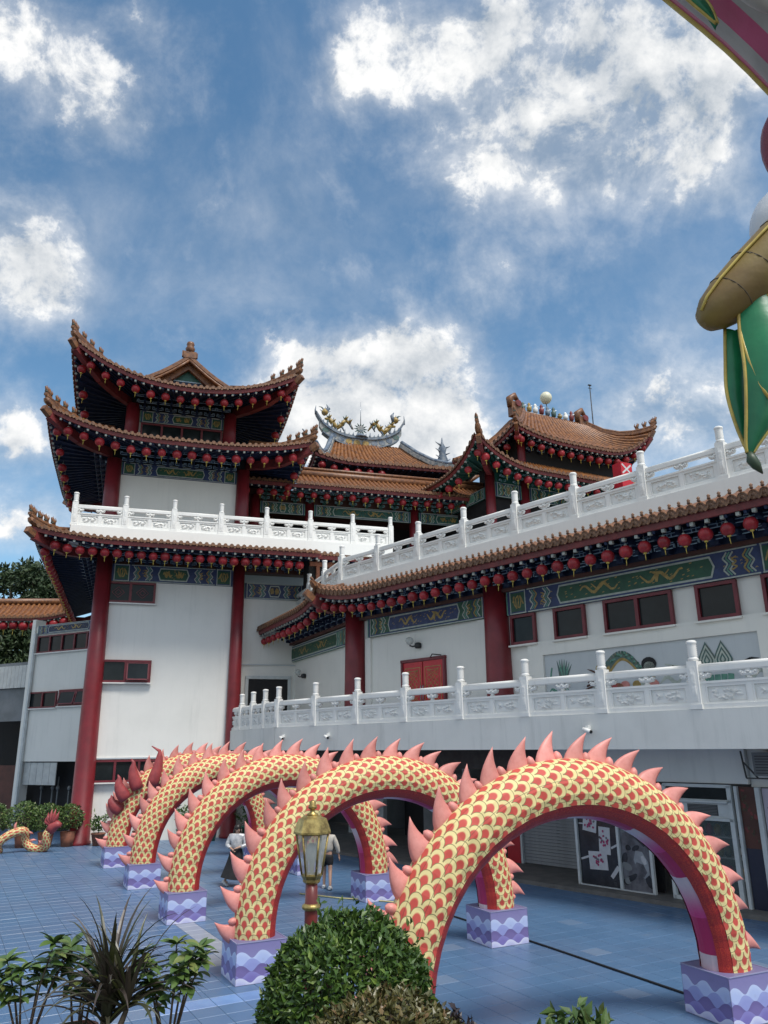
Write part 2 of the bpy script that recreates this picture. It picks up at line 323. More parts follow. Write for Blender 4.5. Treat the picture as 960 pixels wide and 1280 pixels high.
# ---------------------------------------------------------------- mesh builder
class MB:
    def __init__(s): s.v = []; s.f = []; s.mi = []; s.uv = {}; s.mats = []; s.cur = 0; s.sm = []
        
    def use(s, mt):
        mt = M[mt] if isinstance(mt, str) else mt
        if mt not in s.mats: s.mats.append(mt)
        s.cur = s.mats.index(mt); return s
    def face(s, idx, uv=None, sm=False):
        s.f.append(idx); s.mi.append(s.cur); s.sm.append(sm)
        if uv: s.uv[len(s.f) - 1] = uv
    def verts(s, vs):
        n = len(s.v); s.v.extend([tuple(x) for x in vs]); return n
    def quad(s, a, b, c, d, uv=None, sm=False):
        n = s.verts((a, b, c, d)); s.face((n, n + 1, n + 2, n + 3), uv, sm)
    def tri(s, a, b, c): n = s.verts((a, b, c)); s.face((n, n + 1, n + 2))
    def box(s, c, d, rot=None, bev=0, uvs=False):
        x, y, z = d[0] / 2, d[1] / 2, d[2] / 2
        vs = [Vector((i * x, j * y, k * z)) for k in (-1, 1) for j in (-1, 1) for i in (-1, 1)]
        if rot is not None: vs = [rot @ q for q in vs]
        n = s.verts([q + Vector(c) for q in vs])
        for f in ((0, 2, 3, 1), (4, 5, 7, 6), (0, 1, 5, 4), (1, 3, 7, 5), (3, 2, 6, 7), (2, 0, 4, 6)):
            s.face(tuple(n + i for i in f), ((0, 0), (1, 0), (1, 1), (0, 1)) if uvs else None)
    def bar(s, a, b, w_, h_, upv=(0, 0, 1)):
        a, b = Vector(a), Vector(b); d = (b - a); L = d.length
        if L < 1e-6: return
        d.normalize(); u_ = Vector(upv); sd_ = d.cross(u_)
        if sd_.length < 1e-4: sd_ = d.cross(Vector((0, 1, 0)))
        sd_.normalize(); u_ = sd_.cross(d)
        s.box((a + b) / 2, (L, w_, h_), Matrix((d, -sd_ * -1, u_)).transposed())
    def tube(s, pts, r, n=6, cap=True, sm=True, a0=0, flat=1.0):
        pts = [Vector(q) for q in pts]; N = len(pts); rr = r if isinstance(r, (list, tuple)) else [r] * N
        prev = None; rings = []
        for i, q in enumerate(pts):
            d = (pts[min(i + 1, N - 1)] - pts[max(i - 1, 0)]).normalized()
            if prev is None:
                prev = Vector((0, 0, 1)) if abs(d.z) < .9 else Vector((1, 0, 0))
            x = (prev - d * prev.dot(d)).normalized(); y = d.cross(x); prev = x
            rings.append(s.verts([q + (x * cos(a0 + 2 * pi * k / n) + y * sin(a0 + 2 * pi * k / n) * flat) * rr[i] for k in range(n)]))
        for i in range(N - 1):
            for k in range(n):
                s.face((rings[i] + k, rings[i] + (k + 1) % n, rings[i + 1] + (k + 1) % n, rings[i + 1] + k), None, sm)
        if cap:
            s.face(tuple(rings[0] + k for k in range(n))[::-1]); s.face(tuple(rings[-1] + k for k in range(n)))
    def lathe(s, prof, n=12, c=(0, 0, 0), sm=True, rib=0.0, a0=0):
        c = Vector(c); R = []
        for r, z in prof:
            R.append(s.verts([c + Vector((r * cos(a0 + 2 * pi * k / n) * (1 - rib * (k % 2)), r * sin(a0 + 2 * pi * k / n) * (1 - rib * (k % 2)), z)) for k in range(n)]))
        for i in range(len(R) - 1):
            for k in range(n): s.face((R[i] + k, R[i] + (k + 1) % n, R[i + 1] + (k + 1) % n, R[i + 1] + k), None, sm)
        s.face(tuple(R[0] + k for k in range(n))[::-1]); s.face(tuple(R[-1] + k for k in range(n)))
    def grid(s, fn, nu, nv, sm=True, uvf=None):
        n = s.verts([fn(i / nu, j / nv) for j in range(nv + 1) for i in range(nu + 1)])
        for j in range(nv):
            for i in range(nu):
                q = (n + j * (nu + 1) + i, n + j * (nu + 1) + i + 1, n + (j + 1) * (nu + 1) + i + 1, n + (j + 1) * (nu + 1) + i)
                uv = [uvf((i + a) / nu, (j + b) / nv) for a, b in ((0, 0), (1, 0), (1, 1), (0, 1))] if uvf else None
                s.face(q, uv, sm)
    def prism(s, pts, y0, y1):
        """outline in x,z extruded along y"""
        n = len(pts); a = s.verts([(x, y0, z) for x, z in pts]); b = s.verts([(x, y1, z) for x, z in pts])
        s.face(tuple(a + i for i in range(n))); s.face(tuple(b + i for i in range(n))[::-1])
        for i in range(n): s.face((a + i, b + i, b + (i + 1) % n, a + (i + 1) % n))
    def ribbon(s, pts, wd, y):
        """flat strip in the x,z plane at depth y"""
        N = len(pts)
        for i in range(N - 1):
            (x0, z0), (x1, z1) = pts[i], pts[i + 1]; L = sqrt((x1 - x0) ** 2 + (z1 - z0) ** 2) or 1
            w0 = wd[i] if isinstance(wd, list) else wd; w1 = wd[i + 1] if isinstance(wd, list) else wd
            nx, nz_ = -(z1 - z0) / L / 2, (x1 - x0) / L / 2
            s.quad((x0 - nx * w0, y, z0 - nz_ * w0), (x1 - nx * w1, y, z1 - nz_ * w1), (x1 + nx * w1, y, z1 + nz_ * w1), (x0 + nx * w0, y, z0 + nz_ * w0))
    def mesh(s, name):
        me = bpy.data.meshes.new(name); me.from_pydata(s.v, [], s.f)
        for mt in s.mats: me.materials.append(mt)
        if s.mats: me.polygons.foreach_set('material_index', s.mi)
        me.polygons.foreach_set('use_smooth', s.sm)
        if s.uv:
            l = me.uv_layers.new(name='UVMap').data
            for p in me.polygons:
                u = s.uv.get(p.index)
                if u:
                    for li, q in zip(p.loop_indices, u): l[li].uv = q
        me.update(); return me

# ---------------------------------------------------------------- object helpers
def tag(o, label=None, cat=None, group=None, kind=None):
    if label: o['label'] = label
    if cat: o['category'] = cat
    if group: o['group'] = group
    if kind: o['kind'] = kind
    return o
def link(name, me, parent=None, mw=None):
    o = bpy.data.objects.new(name, me); COL.objects.link(o)
    mw = mw if mw is not None else Matrix()
    if parent is not None: o.parent = parent; o.matrix_basis = WORLD[parent].inverted() @ mw
    else: o.matrix_world = mw; o.matrix_basis = mw
    WORLD[o] = mw.copy()
    return o
class _W(dict):
    pass
WORLD = {}
def thing(name, loc, label, cat, group=None, rot=0.0, kind=None):
    o = link(name, None, None, Matrix.Translation(loc) @ Matrix.Rotation(rot, 4, 'Z'))
    return tag(o, label, cat, group, kind)
def part(name, mb, parent, mw=None, kind=None):
    me = mb.mesh(name) if isinstance(mb, MB) else mb
    o = link(name, me, parent, mw if mw is not None else (WORLD[parent] if parent else Matrix()))
    if kind: o['kind'] = kind
    return o
def T(x, y, z): return Matrix.Translation((x, y, z))
def RZ(a): return Matrix.Rotation(a, 4, 'Z')
def dup(root, mw, label=None, group=None, cat=None):
    def rec(o, par, w):
        c = o.copy(); COL.objects.link(c); c.parent = par
        if par is None: c.matrix_basis = w
        WORLD[c] = w
        for ch in o.children: rec(ch, c, w @ ch.matrix_basis)
        return c
    c = rec(root, None, mw); tag(c, label, cat, group); return c

# ---------------------------------------------------------------- generic builders
class Strip:
    """one slope of a roof: eave A-B, upper edge A2-B2 (local 3D), ends swept up by la / lb over zone metres"""
    def __init__(s, A, B, A2, B2, la=0, lb=0, za=4., zb=4., sag=.25, fl=.35, pw=2.55):
        s.A, s.B, s.A2, s.B2 = Vector(A), Vector(B), Vector(A2), Vector(B2)
        s.la, s.lb, s.za, s.zb, s.sag, s.fl, s.pw = la, lb, za, zb, sag, fl, pw
        s.L = (s.B - s.A).length
        mid = (s.A + s.B) / 2 - (s.A2 + s.B2) / 2; dv = (s.B - s.A).normalized(); mid = mid - dv * mid.dot(dv); mid.z = 0
        s.out = mid.normalized(); s.run = mid.length
    def lift(s, t):
        k = 0
        if s.la: k += s.la * max(0, 1 - t * s.L / s.za) ** s.pw
        if s.lb: k += s.lb * max(0, 1 - (1 - t) * s.L / s.zb) ** s.pw
        return k
    def __call__(s, t, r, dz=0):
        p = s.A.lerp(s.B, t).lerp(s.A2.lerp(s.B2, t), r); k = s.lift(t)
        p.z += k * (1 - r) ** 1.3 - s.sag * sin(pi * min(1, r)) + dz
        p += s.out * (s.fl * k * .25 * (1 - r))
        return p
def roof_deck(mb, st, nt=24, nr=5):
    mb.use('tile_deck'); mb.grid(lambda a, b: st(a, b), nt, nr, False)
def roof_rolls(mb, st, sp=.27, rad=.075, nr=4, seg=4, t0=.01, t1=.99, r1=1.0, ends=True):
    n = max(2, int(st.L / sp))
    for i in range(n):
        t = t0 + (t1 - t0) * (i + .5) / n
        mb.use('tile')
        along = (st(min(1, t + .01), 0) - st(max(0, t - .01), 0)).normalized()
        rings = []
        for j in range(nr + 1):
            r = r1 * j / nr; p = st(t, r); q = st(t, min(1.0, r + .05)) - st(t, max(0., r - .05)); nrm = along.cross(q).normalized()
            if nrm.z < 0: nrm = -nrm
            rings.append(mb.verts([p + along * (cos(pi * k / seg) * rad) + nrm * (sin(pi * k / seg) * rad * 1.15) for k in range(seg + 1)]))
        for j in range(nr):
            for k in range(seg): mb.face((rings[j] + k, rings[j] + k + 1, rings[j + 1] + k + 1, rings[j + 1] + k), None, True)
        if ends:
            p = st(t, 0); o = st.out
            mb.use('tile_end'); c = mb.verts([p + o * .03 + along * (cos(2 * pi * k / 8) * rad * 1.18) + Vector((0, 0, .02 + sin(2 * pi * k / 8) * rad * 1.18)) for k in range(8)])
            mb.face(tuple(range(c, c + 8)))
            d2 = mb.verts([p + o * -.02 + along * (cos(2 * pi * k / 8) * rad * 1.18) + Vector((0, 0, .02 + sin(2 * pi * k / 8) * rad * 1.18)) for k in range(8)])
            for k in range(8): mb.face((c + k, c + (k + 1) % 8, d2 + (k + 1) % 8, d2 + k))
            # drip tile between two rolls
            h = sp * .5
            a = st(min(1, t + h / st.L), 0)
            q = mb.verts([a + o * .02 + along * (-.09) + Vector((0, 0, .02)), a + o * .02 + along * .09 + Vector((0, 0, .02)), a + o * .02 + along * .05 + Vector((0, 0, -.07)), a + o * .02 + Vector((0, 0, -.10)), a + o * .02 - along * .05 + Vector((0, 0, -.07))])
            mb.face((q, q + 1, q + 2, q + 3, q + 4))
def eave_trim(st, wallA, wallB, mats=('fascia', 'navy'), nt=26, soff=-.22):
    """red fascia with white rafter ends, and the soffit back to the wall; two meshes"""
    f = MB(); f.use(mats[0])
    for z0, z1, inn in ((-.07, -.24, .05),):
        f.grid(lambda a, b: st(a, 0) - st.out * (inn + .02 * b) + Vector((0, 0, z0 + (z1 - z0) * b)), nt, 1, False)
        f.grid(lambda a, b: st(a, 0) - st.out * (inn + .02 + .08 * b) + Vector((0, 0, z1)), nt, 1, False)
    d = MB().use('dot'); n = int(st.L / .36)
    dv = (st.B - st.A).normalized(); ang = atan2(dv.y, dv.x)
    for i in range(n):
        t = (i + .5) / n; p = st(t, 0) - st.out * .16 + Vector((0, 0, -.29)); d.box(p, (.085, .10, .085), Matrix.Rotation(ang, 3, 'Z'))
    for i in range(0):
        t = (i + .5) / n; p = st(t, 0) - st.out * .50 + Vector((0, 0, -.36)); d.box(p, (.07, .08, .07), Matrix.Rotation(ang, 3, 'Z'))
    s = MB().use(mats[1]); wa, wb = Vector(wallA), Vector(wallB)
    s.grid(lambda a, b: (st(a, 0) - st.out * .12 + Vector((0, 0, soff - .02))).lerp(wa.lerp(wb, a) + Vector((0, 0, st.lift(a) * .15)), b), nt, 4, False)
    # rafters, thin battens seen from below
    nn = int(st.L / .45)
    for i in range(nn):
        t = (i + .5) / nn; a = st(t, 0) - st.out * .14 + Vector((0, 0, soff - .06)); b = wa.lerp(wb, t) + Vector((0, 0, -.04))
        s.bar(a, b, .07, .08)
    return f, d, s
def bracket_mesh(mats=('navy', 'line_blue')):
    """stepped bracket cluster; x along the wall, -y outward, origin at its lowest point on the wall"""
    b = MB(); y = 0
    b.use(mats[0]); b.box((0, -.10, .06), (.20, .20, .12))
    for k in range(3):
        z = .14 + .20 * k; y = -.16 - .26 * k; wd = .50 + .22 * k
        b.use(mats[0]); b.box((0, y / 2 - .1, z), (.10, -y + .30, .10)); b.box((0, y, z + .02), (wd, .09, .09))
        b.use(mats[1]); b.box((0, y - .048, z - .03), (wd * .86, .008, .022)); b.box((0, y - .048, z + .055), (wd, .008, .020))
        for sx_ in (-1, 1):
            b.use(mats[0]); b.box((sx_ * (wd / 2 - .05), y, z + .10), (.11, .12, .08))
            b.use(mats[1]); b.box((sx_ * (wd / 2 - .05), y - .063, z + .10), (.12, .008, .022)); b.box((sx_ * (wd / 2), y - .02, z + .03), (.02, .07, .10))
    return b.mesh('bracket_set')
BR = bracket_mesh(); BR_T = bracket_mesh(('teal', 'line_blue'))
def brackets(parent, F, x0, x1, y, z, sp, me=None, rot=0.0, sc=1.0):
    n = max(1, round((x1 - x0) / sp))
    for i in range(n):
        x = x0 + (x1 - x0) * (i + .5) / n
        link('bracket_set', me or BR, parent, F @ T(x, y, z) @ RZ(rot) @ Matrix.Scale(sc, 4))
def hip_ridge(mb, pts, r=.13, tip=.55):
    """ridge over a hip: from the eave tip (first) up; a curled end past the tip"""
    p0, p1 = Vector(pts[0]), Vector(pts[1]); d = (p0 - p1).normalized()
    ext = [p0 + d * tip + Vector((0, 0, tip * .55)), p0 + d * tip * .5 + Vector((0, 0, tip * .16))]
    path = [q + Vector((0, 0, .12)) for q in ext + [Vector(q) for q in pts]]
    mb.use('tile_ridge'); mb.tube(path, [r * .55, r * .9] + [r] * len(pts), 6, True, False)
    mb.tube([q + Vector((0, 0, r * 1.1)) for q in path], [r * .4, r * .6] + [r * .62] * len(pts), 6, True, True)
    return path
def beast_mesh(seed=0):
    r = random.Random(seed); b = MB().use('tile_ridge')
    b.box((0, 0, .05), (.16, .12, .10)); b.tube([(-.05, 0, .08), (0, 0, .20), (.05, 0, .30), (.10, 0, .34)], [.06, .085, .06, .025], 5)
    b.tube([(-.06, 0, .12), (-.12, 0, .26), (-.08, 0, .36)], [.04, .03, .01], 4); b.tube([(.03, 0, .30), (.02, 0, .40)], [.03, .008], 4)
    b.use('orn_green'); b.box((.02, 0, .17), (.09, .11, .06))
    return b.mesh('ridge_beast')
BEAST = beast_mesh()
def beasts(parent, F, path, n, sc=1.0, f0=.05, f1=.55):
    for i in range(n):
        f = (f0 + (f1 - f0) * i / max(1, n - 1)) * (len(path) - 1); k = int(f); p = path[k].lerp(path[min(k + 1, len(path) - 1)], f - k)
        d = path[min(k + 1, len(path) - 1)] - path[k]
        link('ridge_beast', BEAST, parent, F @ T(p.x, p.y, p.z + .14 * sc) @ RZ(atan2(-d.y, -d.x)) @ Matrix.Scale(sc, 4))
def corner_beam(mb, wall, tip, w_=.22):
    wall, tip = Vector(wall), Vector(tip); mid = wall.lerp(tip, .55) + Vector((0, 0, -.30))
    mb.use('fascia'); pts = [wall, wall.lerp(mid, .5) + Vector((0, 0, -.06)), mid, mid.lerp(tip, .55) + Vector((0, 0, -.02)), tip]
    for a, b in zip(pts, pts[1:]): mb.bar(a, b, w_, w_ * 1.5)
    d = (tip - pts[-2]).normalized(); mb.use('tile_ridge'); mb.bar(tip + d * .004, tip + d * .38 + Vector((0, 0, .10)), w_ * .9, w_ * 1.0)

# lanterns -------------------------------------------------------
def lantern_proto():
    b = MB().use('lantern'); b.lathe([(.05, .20), (.12, .185), (.19, .12), (.222, .03), (.222, -.03), (.19, -.12), (.12, -.185), (.06, -.20)], 20, (0, 0, 0), True, .035)
    o = bpy.data.objects.new('paper_lantern', b.mesh('paper_lantern')); 
    COL.objects.link(o); WORLD[o] = Matrix()
    c = MB().use('dot'); c.lathe([(.055, .20), (.055, .235), (.035, .245)], 10); c.tube([(0, 0, .24), (0, 0, .46)], .008, 4); part('cap', c, o)
    c = MB().use('lantern_gold'); c.lathe([(.055, -.195), (.062, -.205), (.058, -.24), (.045, -.246)], 10); part('collar', c, o)
    c = MB().use('lantern_gold'); c.tube([(0, 0, -.26), (.004, .003, -.36), (0, 0, -.47)], [.012, .016, .007], 5); part('tassel', c, o)
    return o
LAN = lantern_proto(); _lan_used = False; LN = 0
def lantern(p, label, group, sc=1.0):
    global _lan_used, LN
    LN += 1; r = random.Random(LN * 13)
    mw = T(*p) @ RZ(r.random() * 6) @ Matrix.Rotation(r.uniform(-.11, .11), 4, 'X') @ T(0, 0, r.uniform(-.03, .03)) @ Matrix.Scale(sc * r.uniform(.92, 1.06), 4)
    if not _lan_used:
        _lan_used = True; LAN.matrix_basis = mw; WORLD[LAN] = mw
        for ch in LAN.children: WORLD[ch] = mw
        return tag(LAN, label, 'lantern', group)
    return dup(LAN, mw, label, group, 'lantern')
def ordinal(n):
    w_ = 'first second third fourth fifth sixth seventh eighth ninth tenth eleventh twelfth'.split()
    return w_[n - 1] if n <= 12 else '%d%s' % (n, {1: 'st', 2: 'nd', 3: 'rd'}.get(n % 10 if n > 20 else 0, 'th'))
def lantern_row(F, st, n, label, group, t0=.03, t1=.97, inset=.42, drop=.62, sc=1.0, rev=False):
    for i in range(n):
        t = t0 + (t1 - t0) * i / max(1, n - 1); p = st(t, 0) - st.out * inset + Vector((0, 0, -drop))
        lantern(F @ p, ordinal(i + 1 if not rev else n - i) + ' ' + label, group, sc)

# painted beam ---------------------------------------------------
def frieze(wd, ht, seed=0, center='green_p', field='blue_p', rich=True):
    """painted beam: x 0..wd, z 0..ht, faces -y. Flat print laid as thin layers."""
    r = random.Random(seed); b = MB(); b.use(field); b.box((wd / 2, .06, ht / 2), (wd, .12, ht))
    y = -.004
    def rect(x0, x1, z0, z1, mt, yy): b.use(mt); b.quad((x0, yy, z0), (x1, yy, z0), (x1, yy, z1), (x0, yy, z1))
    e = ht * .10
    for z0, z1, mt in ((0, e * .5, 'cream_p'), (e * .5, e, 'blue_p'), (ht - e, ht - e * .5, 'blue_p'), (ht - e * .5, ht, 'cream_p')): rect(0, wd, z0, z1, mt, y)
    bw = ht * .16
    for s in (0, 1):
        def X_(x): return x if s == 0 else wd - x
        def rc(x0, x1, z0, z1, mt, yy):
            a, c = X_(x0), X_(x1); rect(min(a, c), max(a, c), z0, z1, mt, yy)
        rc(0, bw * .4, 0, ht, 'mint_p', y - .004); rc(bw * .5, bw * 1.1, 0, ht, 'blue_p', y - .004); rc(bw * 1.2, bw * 1.5, 0, ht, 'cream_p', y - .004)
        x = bw * 1.5
        if wd > ht * 4.5 and rich:
            rc(x, x + ht * .75, e, ht - e, 'green_p', y - .003); b.use('gold')
            b.ribbon([(X_(x + ht * (.12 + .5 * t / 14 + .06 * sin(t * 1.9))), ht * (.5 + .28 * sin(t * 1.15))) for t in range(15)], ht * .06, y - .008)
            x += ht * .75; rc(x, x + bw * .3, 0, ht, 'cream_p', y - .004); rc(x + bw * .4, x + bw * .9, 0, ht, 'blue_p', y - .004); x += bw * 1.0
        for k, mt in enumerate(('cream_p', 'mint_p', 'gold', 'blue_p', 'cream_p', 'mint_p', 'cream_p')):
            xx = x + ht * (.12 + .11 * k + (.25 if k > 3 else 0)); h2 = ht * .5
            b.use(mt); b.ribbon([(X_(xx), e), (X_(xx + ht * .16), ht * .3), (X_(xx), h2), (X_(xx + ht * .16), ht * .7), (X_(xx), ht - e)], ht * .055, y - .005 - .0006 * k)
        b.use('gold'); cx = x + ht * .80
        for q in range(16):
            xx, zz = X_(x + ht * r.uniform(.1, 1.2)), ht * r.uniform(.16, .84); b.ribbon([(xx, zz), (xx + ht * .05, zz + ht * .04), (xx + ht * .09, zz)], ht * .022, y - .0048)
        b.ribbon([(X_(cx + ht * .10 * cos(t * 1.7)), ht * (.28 + .44 * t / 9)) for t in range(10)], ht * .05, y - .010)
    m0 = bw * 1.5 + ht * (1.35 + (1.05 if wd > ht * 4.5 and rich else 0)); m1 = wd - m0
    if m1 > m0 + .1:
        q = ht * .14
        b.use('cream_p'); b.prism([(m0, ht / 2), (m0 + q, e * 1.2), (m1 - q, e * 1.2), (m1, ht / 2), (m1 - q, ht - e * 1.2), (m0 + q, ht - e * 1.2)], y - .006, y)
        b.use(center); z0 = e * 1.9; b.prism([(m0 + q * .5, ht / 2), (m0 + q * 1.3, z0), (m1 - q * 1.3, z0), (m1 - q * .5, ht / 2), (m1 - q * 1.3, ht - z0), (m0 + q * 1.3, ht - z0)], y - .010, y - .002)
        b.use('gold'); L = m1 - m0
        nd = 2
        for k in range(nd):
            c = m0 + L * (.3 + .4 * k); sg = 1 if k == 0 else -1; A = min(L * .16, ht * 1.1)
            b.ribbon([(c + sg * A * (t / 12 - .5) * 1.6, ht * (.5 + .16 * sin(t * 1.05 + k))) for t in range(13)], [ht * (.05 + .07 * sin(pi * t / 12)) for t in range(13)], y - .015)
            b.ribbon([(c - A * .2, ht * .32), (c + A * .15 * sg, ht * .62), (c + A * .4 * sg, ht * .74)], [ht * .10, ht * .16, ht * .02], y - .017)
            for j in (-1, 1): b.ribbon([(c + sg * A * .1 * j, ht * .5), (c + sg * A * .3 * j, ht * (.5 + .2))], ht * .05, y - .016)
        for k in range(int(L / ht * 7)):
            xx, zz = r.uniform(m0 + q * 2, m1 - q * 2), r.uniform(z0 * 1.2, ht - z0 * 1.2); b.ribbon([(xx, zz), (xx + ht * .09, zz + ht * .02)], ht * .03, y - .0125)
    return b

# balustrade -----------------------------------------------------
def relief_fn(seed, wd, ht):
    r = random.Random(seed)
    bl = [(r.uniform(.15, .85), r.uniform(.2, .8), r.uniform(.05, .13), r.uniform(0, pi)) for _ in range(15)]
    def h(a, b):
        v = 0
        for x, z, s, an in bl:
            dx_, dz_ = (a - x) * wd / ht, b - z; u_, w_ = dx_ * cos(an) + dz_ * sin(an), -dx_ * sin(an) + dz_ * cos(an)
            v = max(v, math.exp(-((u_ / (s * 2.2)) ** 2 + (w_ / s) ** 2)) * (.75 + .25 * sin(u_ * 60)))
        ed = min(a, 1 - a, b, 1 - b)
        return v * min(1, ed * 12)
    return h
def panel_mesh(wd, ht, seed):
    b = MB().use('white_stone'); h = relief_fn(seed, wd, ht); f = .035
    b.box((wd / 2, .03, ht / 2), (wd, .03, ht))
    for c, d in (((wd / 2, 0, f / 2), (wd, .05, f)), ((wd / 2, 0, ht - f / 2), (wd, .05, f)), ((f / 2, 0, ht / 2), (f, .05, ht - 2 * f)), ((wd - f / 2, 0, ht / 2), (f, .05, ht - 2 * f))): b.box(c, d)
    g = .07
    for (x0, z0, x1, z1) in ((g, g, wd - g, g), (wd - g, g, wd - g, ht - g), (wd - g, ht - g, g, ht - g), (g, ht - g, g, g)): b.bar((x0, .012, z0), (x1, .012, z1), .014, .014, (0, 1, 0))
    b.grid(lambda a, c: (f * 1.6 + (wd - f * 3.2) * a, .020 - .085 * h(a, c), f * 1.6 + (ht - f * 3.2) * c), 34, 20, True)
    return b.mesh('panel')
def post_mesh(ht=1.02, cap=.46):
    b = MB().use('white_stone'); b.box((0, 0, ht / 2), (.23, .23, ht)); b.box((0, 0, .05), (.28, .28, .10)); b.box((0, -.118, ht * .52), (.14, .012, ht * .72))
    h = relief_fn(5, .12, ht * .7); b.grid(lambda a, c: (-.06 + .12 * a, -.127 - .02 * h(a, c), ht * .18 + ht * .68 * c), 6, 34)
    b.grid(lambda a, c: (-.117 - .02 * h(a, c), .06 - .12 * a, ht * .18 + ht * .68 * c), 6, 34)
    pr = [(.10, ht), (.118, ht + .03), (.118, ht + .06), (.095, ht + .08)]
    n = 6
    for k in range(n): z = ht + .10 + k * (cap - .20) / n; pr += [(.094, z), (.108, z + (cap - .20) / n * .5)]
    pr += [(.096, ht + cap - .09), (.116, ht + cap - .07), (.116, ht + cap - .035), (.09, ht + cap - .01), (.04, ht + cap)]
    b.lathe(pr, 14, (0, 0, 0), True, .06); return b.mesh('post')
POST = post_mesh()
def cloud_mesh():
    b = MB().use('white_stone'); b.lathe([(.05, 0), (.075, .02), (.05, .06), (.055, .09)], 8)
    for x, z, r in ((-.13, .16, .07), (.13, .16, .07), (-.05, .15, .075), (.05, .15, .075), (0, .20, .08), (-.17, .20, .05), (.17, .20, .05)):
        b.tube([(x, -.055, z), (x, -.045, z), (x, .045, z), (x, .055, z)], [r * .6, r, r, r * .6], 9)
        b.tube([(x, -.075, z), (x, -.05, z)], [r * .25, r * .5], 7)
    return b.mesh('cloud_support')
CLOUD = cloud_mesh()
_pm = {}
def balustrade(F, pts, label, group='carved white balustrades', posts=True, lastpost=True, firstpost=True):
    """pts: local points (x, y, z) of the posts, front is to the right-hand side -y of each run"""
    p0 = F @ Vector(pts[0]); root = thing('balustrade', p0, label, 'balustrade', group)
    for i, (a, b) in enumerate(zip(pts, pts[1:])):
        a, b = Vector(a), Vector(b); d = b - a; L = Vector((d.x, d.y, 0)).length; ang = atan2(d.y, d.x)
        G = F @ T(*a) @ RZ(ang); sl_ = d.z / L
        sh = Matrix(((1, 0, 0, 0), (0, 1, 0, 0), (sl_, 0, 1, 0), (0, 0, 0, 1)))
        if i or firstpost: link('post', POST, root, G)
        G = G @ sh; c = L - .23; npn = 2 if L > 1.4 else 1
        key = (round(c, 2), npn)
        if key not in _pm:
            pw = (c - .10 * (npn + 1)) / npn
            rl = MB().use('white_stone'); rl.box((L / 2, 0, .84), (c - .004, .13, .10)); rl.tube([(.12, 0, .90), (L - .12, 0, .90)], .055, 8); rl.box((L / 2, 0, .785), (c - .004, .10, .03))
            bs = MB().use('white_stone'); bs.box((L / 2, 0, .05), (c - .004, .16, .10)); bs.box((L / 2, 0, .555), (c - .004, .14, .05)); bs.box((L / 2, 0, .515), (c - .004, .10, .035))
            for k in range(npn + 1): bs.box((.115 + .05 + (pw + .10) * k, 0, .30), (.10 - .004, .11, .396))
            _pm[key] = (rl.mesh('rail'), bs.mesh('base_rail'), [panel_mesh(pw, .395, 11 + len(_pm) * 7 + k) for k in range(2)], pw)
        rl, bs, pms, pw = _pm[key]
        link('rail', rl, root, G); link('base_rail', bs, root, G)
        for k in range(npn): link('panel', pms[(i * npn + k) % 2], root, G @ T(.115 + .10 + (pw + .10) * k, -.02, .102))
        for x in ((.16, L / 2, L - .16) if L > 1.4 else (L / 2,)): link('cloud_support', CLOUD, root, G @ T(x, 0, .58) @ Matrix.Diagonal((.9, 1, .72, 1)))
    if lastpost: link('post', POST, root, F @ T(*pts[-1]) @ RZ(atan2(pts[-1][1] - pts[-2][1], pts[-1][0] - pts[-2][0])))
    return root

def column(root, F, x, y, z0, z1, r0, r1, name='column'):
    b = MB().use('red_paint'); b.lathe([(r0 * 1.12, z0), (r0 * 1.12, z0 + .15), (r0, z0 + .2), (r0 * .5 + r1 * .5, (z0 + z1) / 2), (r1, z1)], 28, (x, y, 0))
    return part(name, b, root, F)
def window(root, F, x0, x1, z0, z1, y=0, n=2, fr=.07, mt='red_frame', open_=None, lattice=False, dep=.10):
    b = MB().use(mt); w_, h_ = x1 - x0, z1 - z0
    b.box(((x0 + x1) / 2, y - dep / 2 + .03, z0 + fr / 2), (w_, dep, fr)); b.box(((x0 + x1) / 2, y - dep / 2 + .03, z1 - fr / 2), (w_, dep, fr))
    for k in range(n + 1):
        x = x0 + fr / 2 + (w_ - fr) * k / n; b.box((x, y - dep / 2 + .031, (z0 + z1) / 2), (fr * (1 if k in (0, n) else 1.2), dep * .98, h_ - 2 * fr))
    if lattice:
        pw = (w_ - fr) / n
        for k in range(n):
            cx, cz = x0 + fr / 2 + pw * (k + .5), (z0 + z1) / 2; s = h_ * .26
            for sc in (1.0, .5):
                q = [(cx - s * 1.1 * sc, cz), (cx, cz - s * sc), (cx + s * 1.1 * sc, cz), (cx, cz + s * sc)]
                for a, c in zip(q, q[1:] + q[:1]): b.bar((a[0], y - .005, a[1]), (c[0], y - .005, c[1]), .02, .02, (0, 1, 0))
    o = part('window', b, root, F); pw = (w_ - fr) / n
    for k in range(n):
        g = MB().use('glass'); cx = x0 + fr / 2 + pw * (k + .5); dx_ = pw - fr * 1.1; hz = h_ - 2 * fr
        if open_ is not None and k in open_:
            R = Matrix.Rotation(radians(-14), 3, 'X'); g.use(mt); c = Vector((cx, y - .03 - hz * .13, (z0 + z1) / 2))
            for cc, dd in (((0, 0, hz / 2 - .02), (dx_, .04, .05)), ((0, 0, -hz / 2 + .02), (dx_, .04, .05)), ((dx_ / 2 - .02, 0, 0), (.05, .04, hz)), ((-dx_ / 2 + .02, 0, 0), (.05, .04, hz))): g.box(c + R @ Vector(cc), dd, R)
            g.use('glass'); g.box(c, (dx_, .012, hz), R)
        else: g.box((cx, y + .02, (z0 + z1) / 2), (dx_, .02, hz))
        part('pane', g, o, F)
    s = MB().use('white_wall'); s.box(((x0 + x1) / 2, y - .06, z0 - .03), (w_ + .1, .14, .05)); part('sill', s, o, F)
    return o
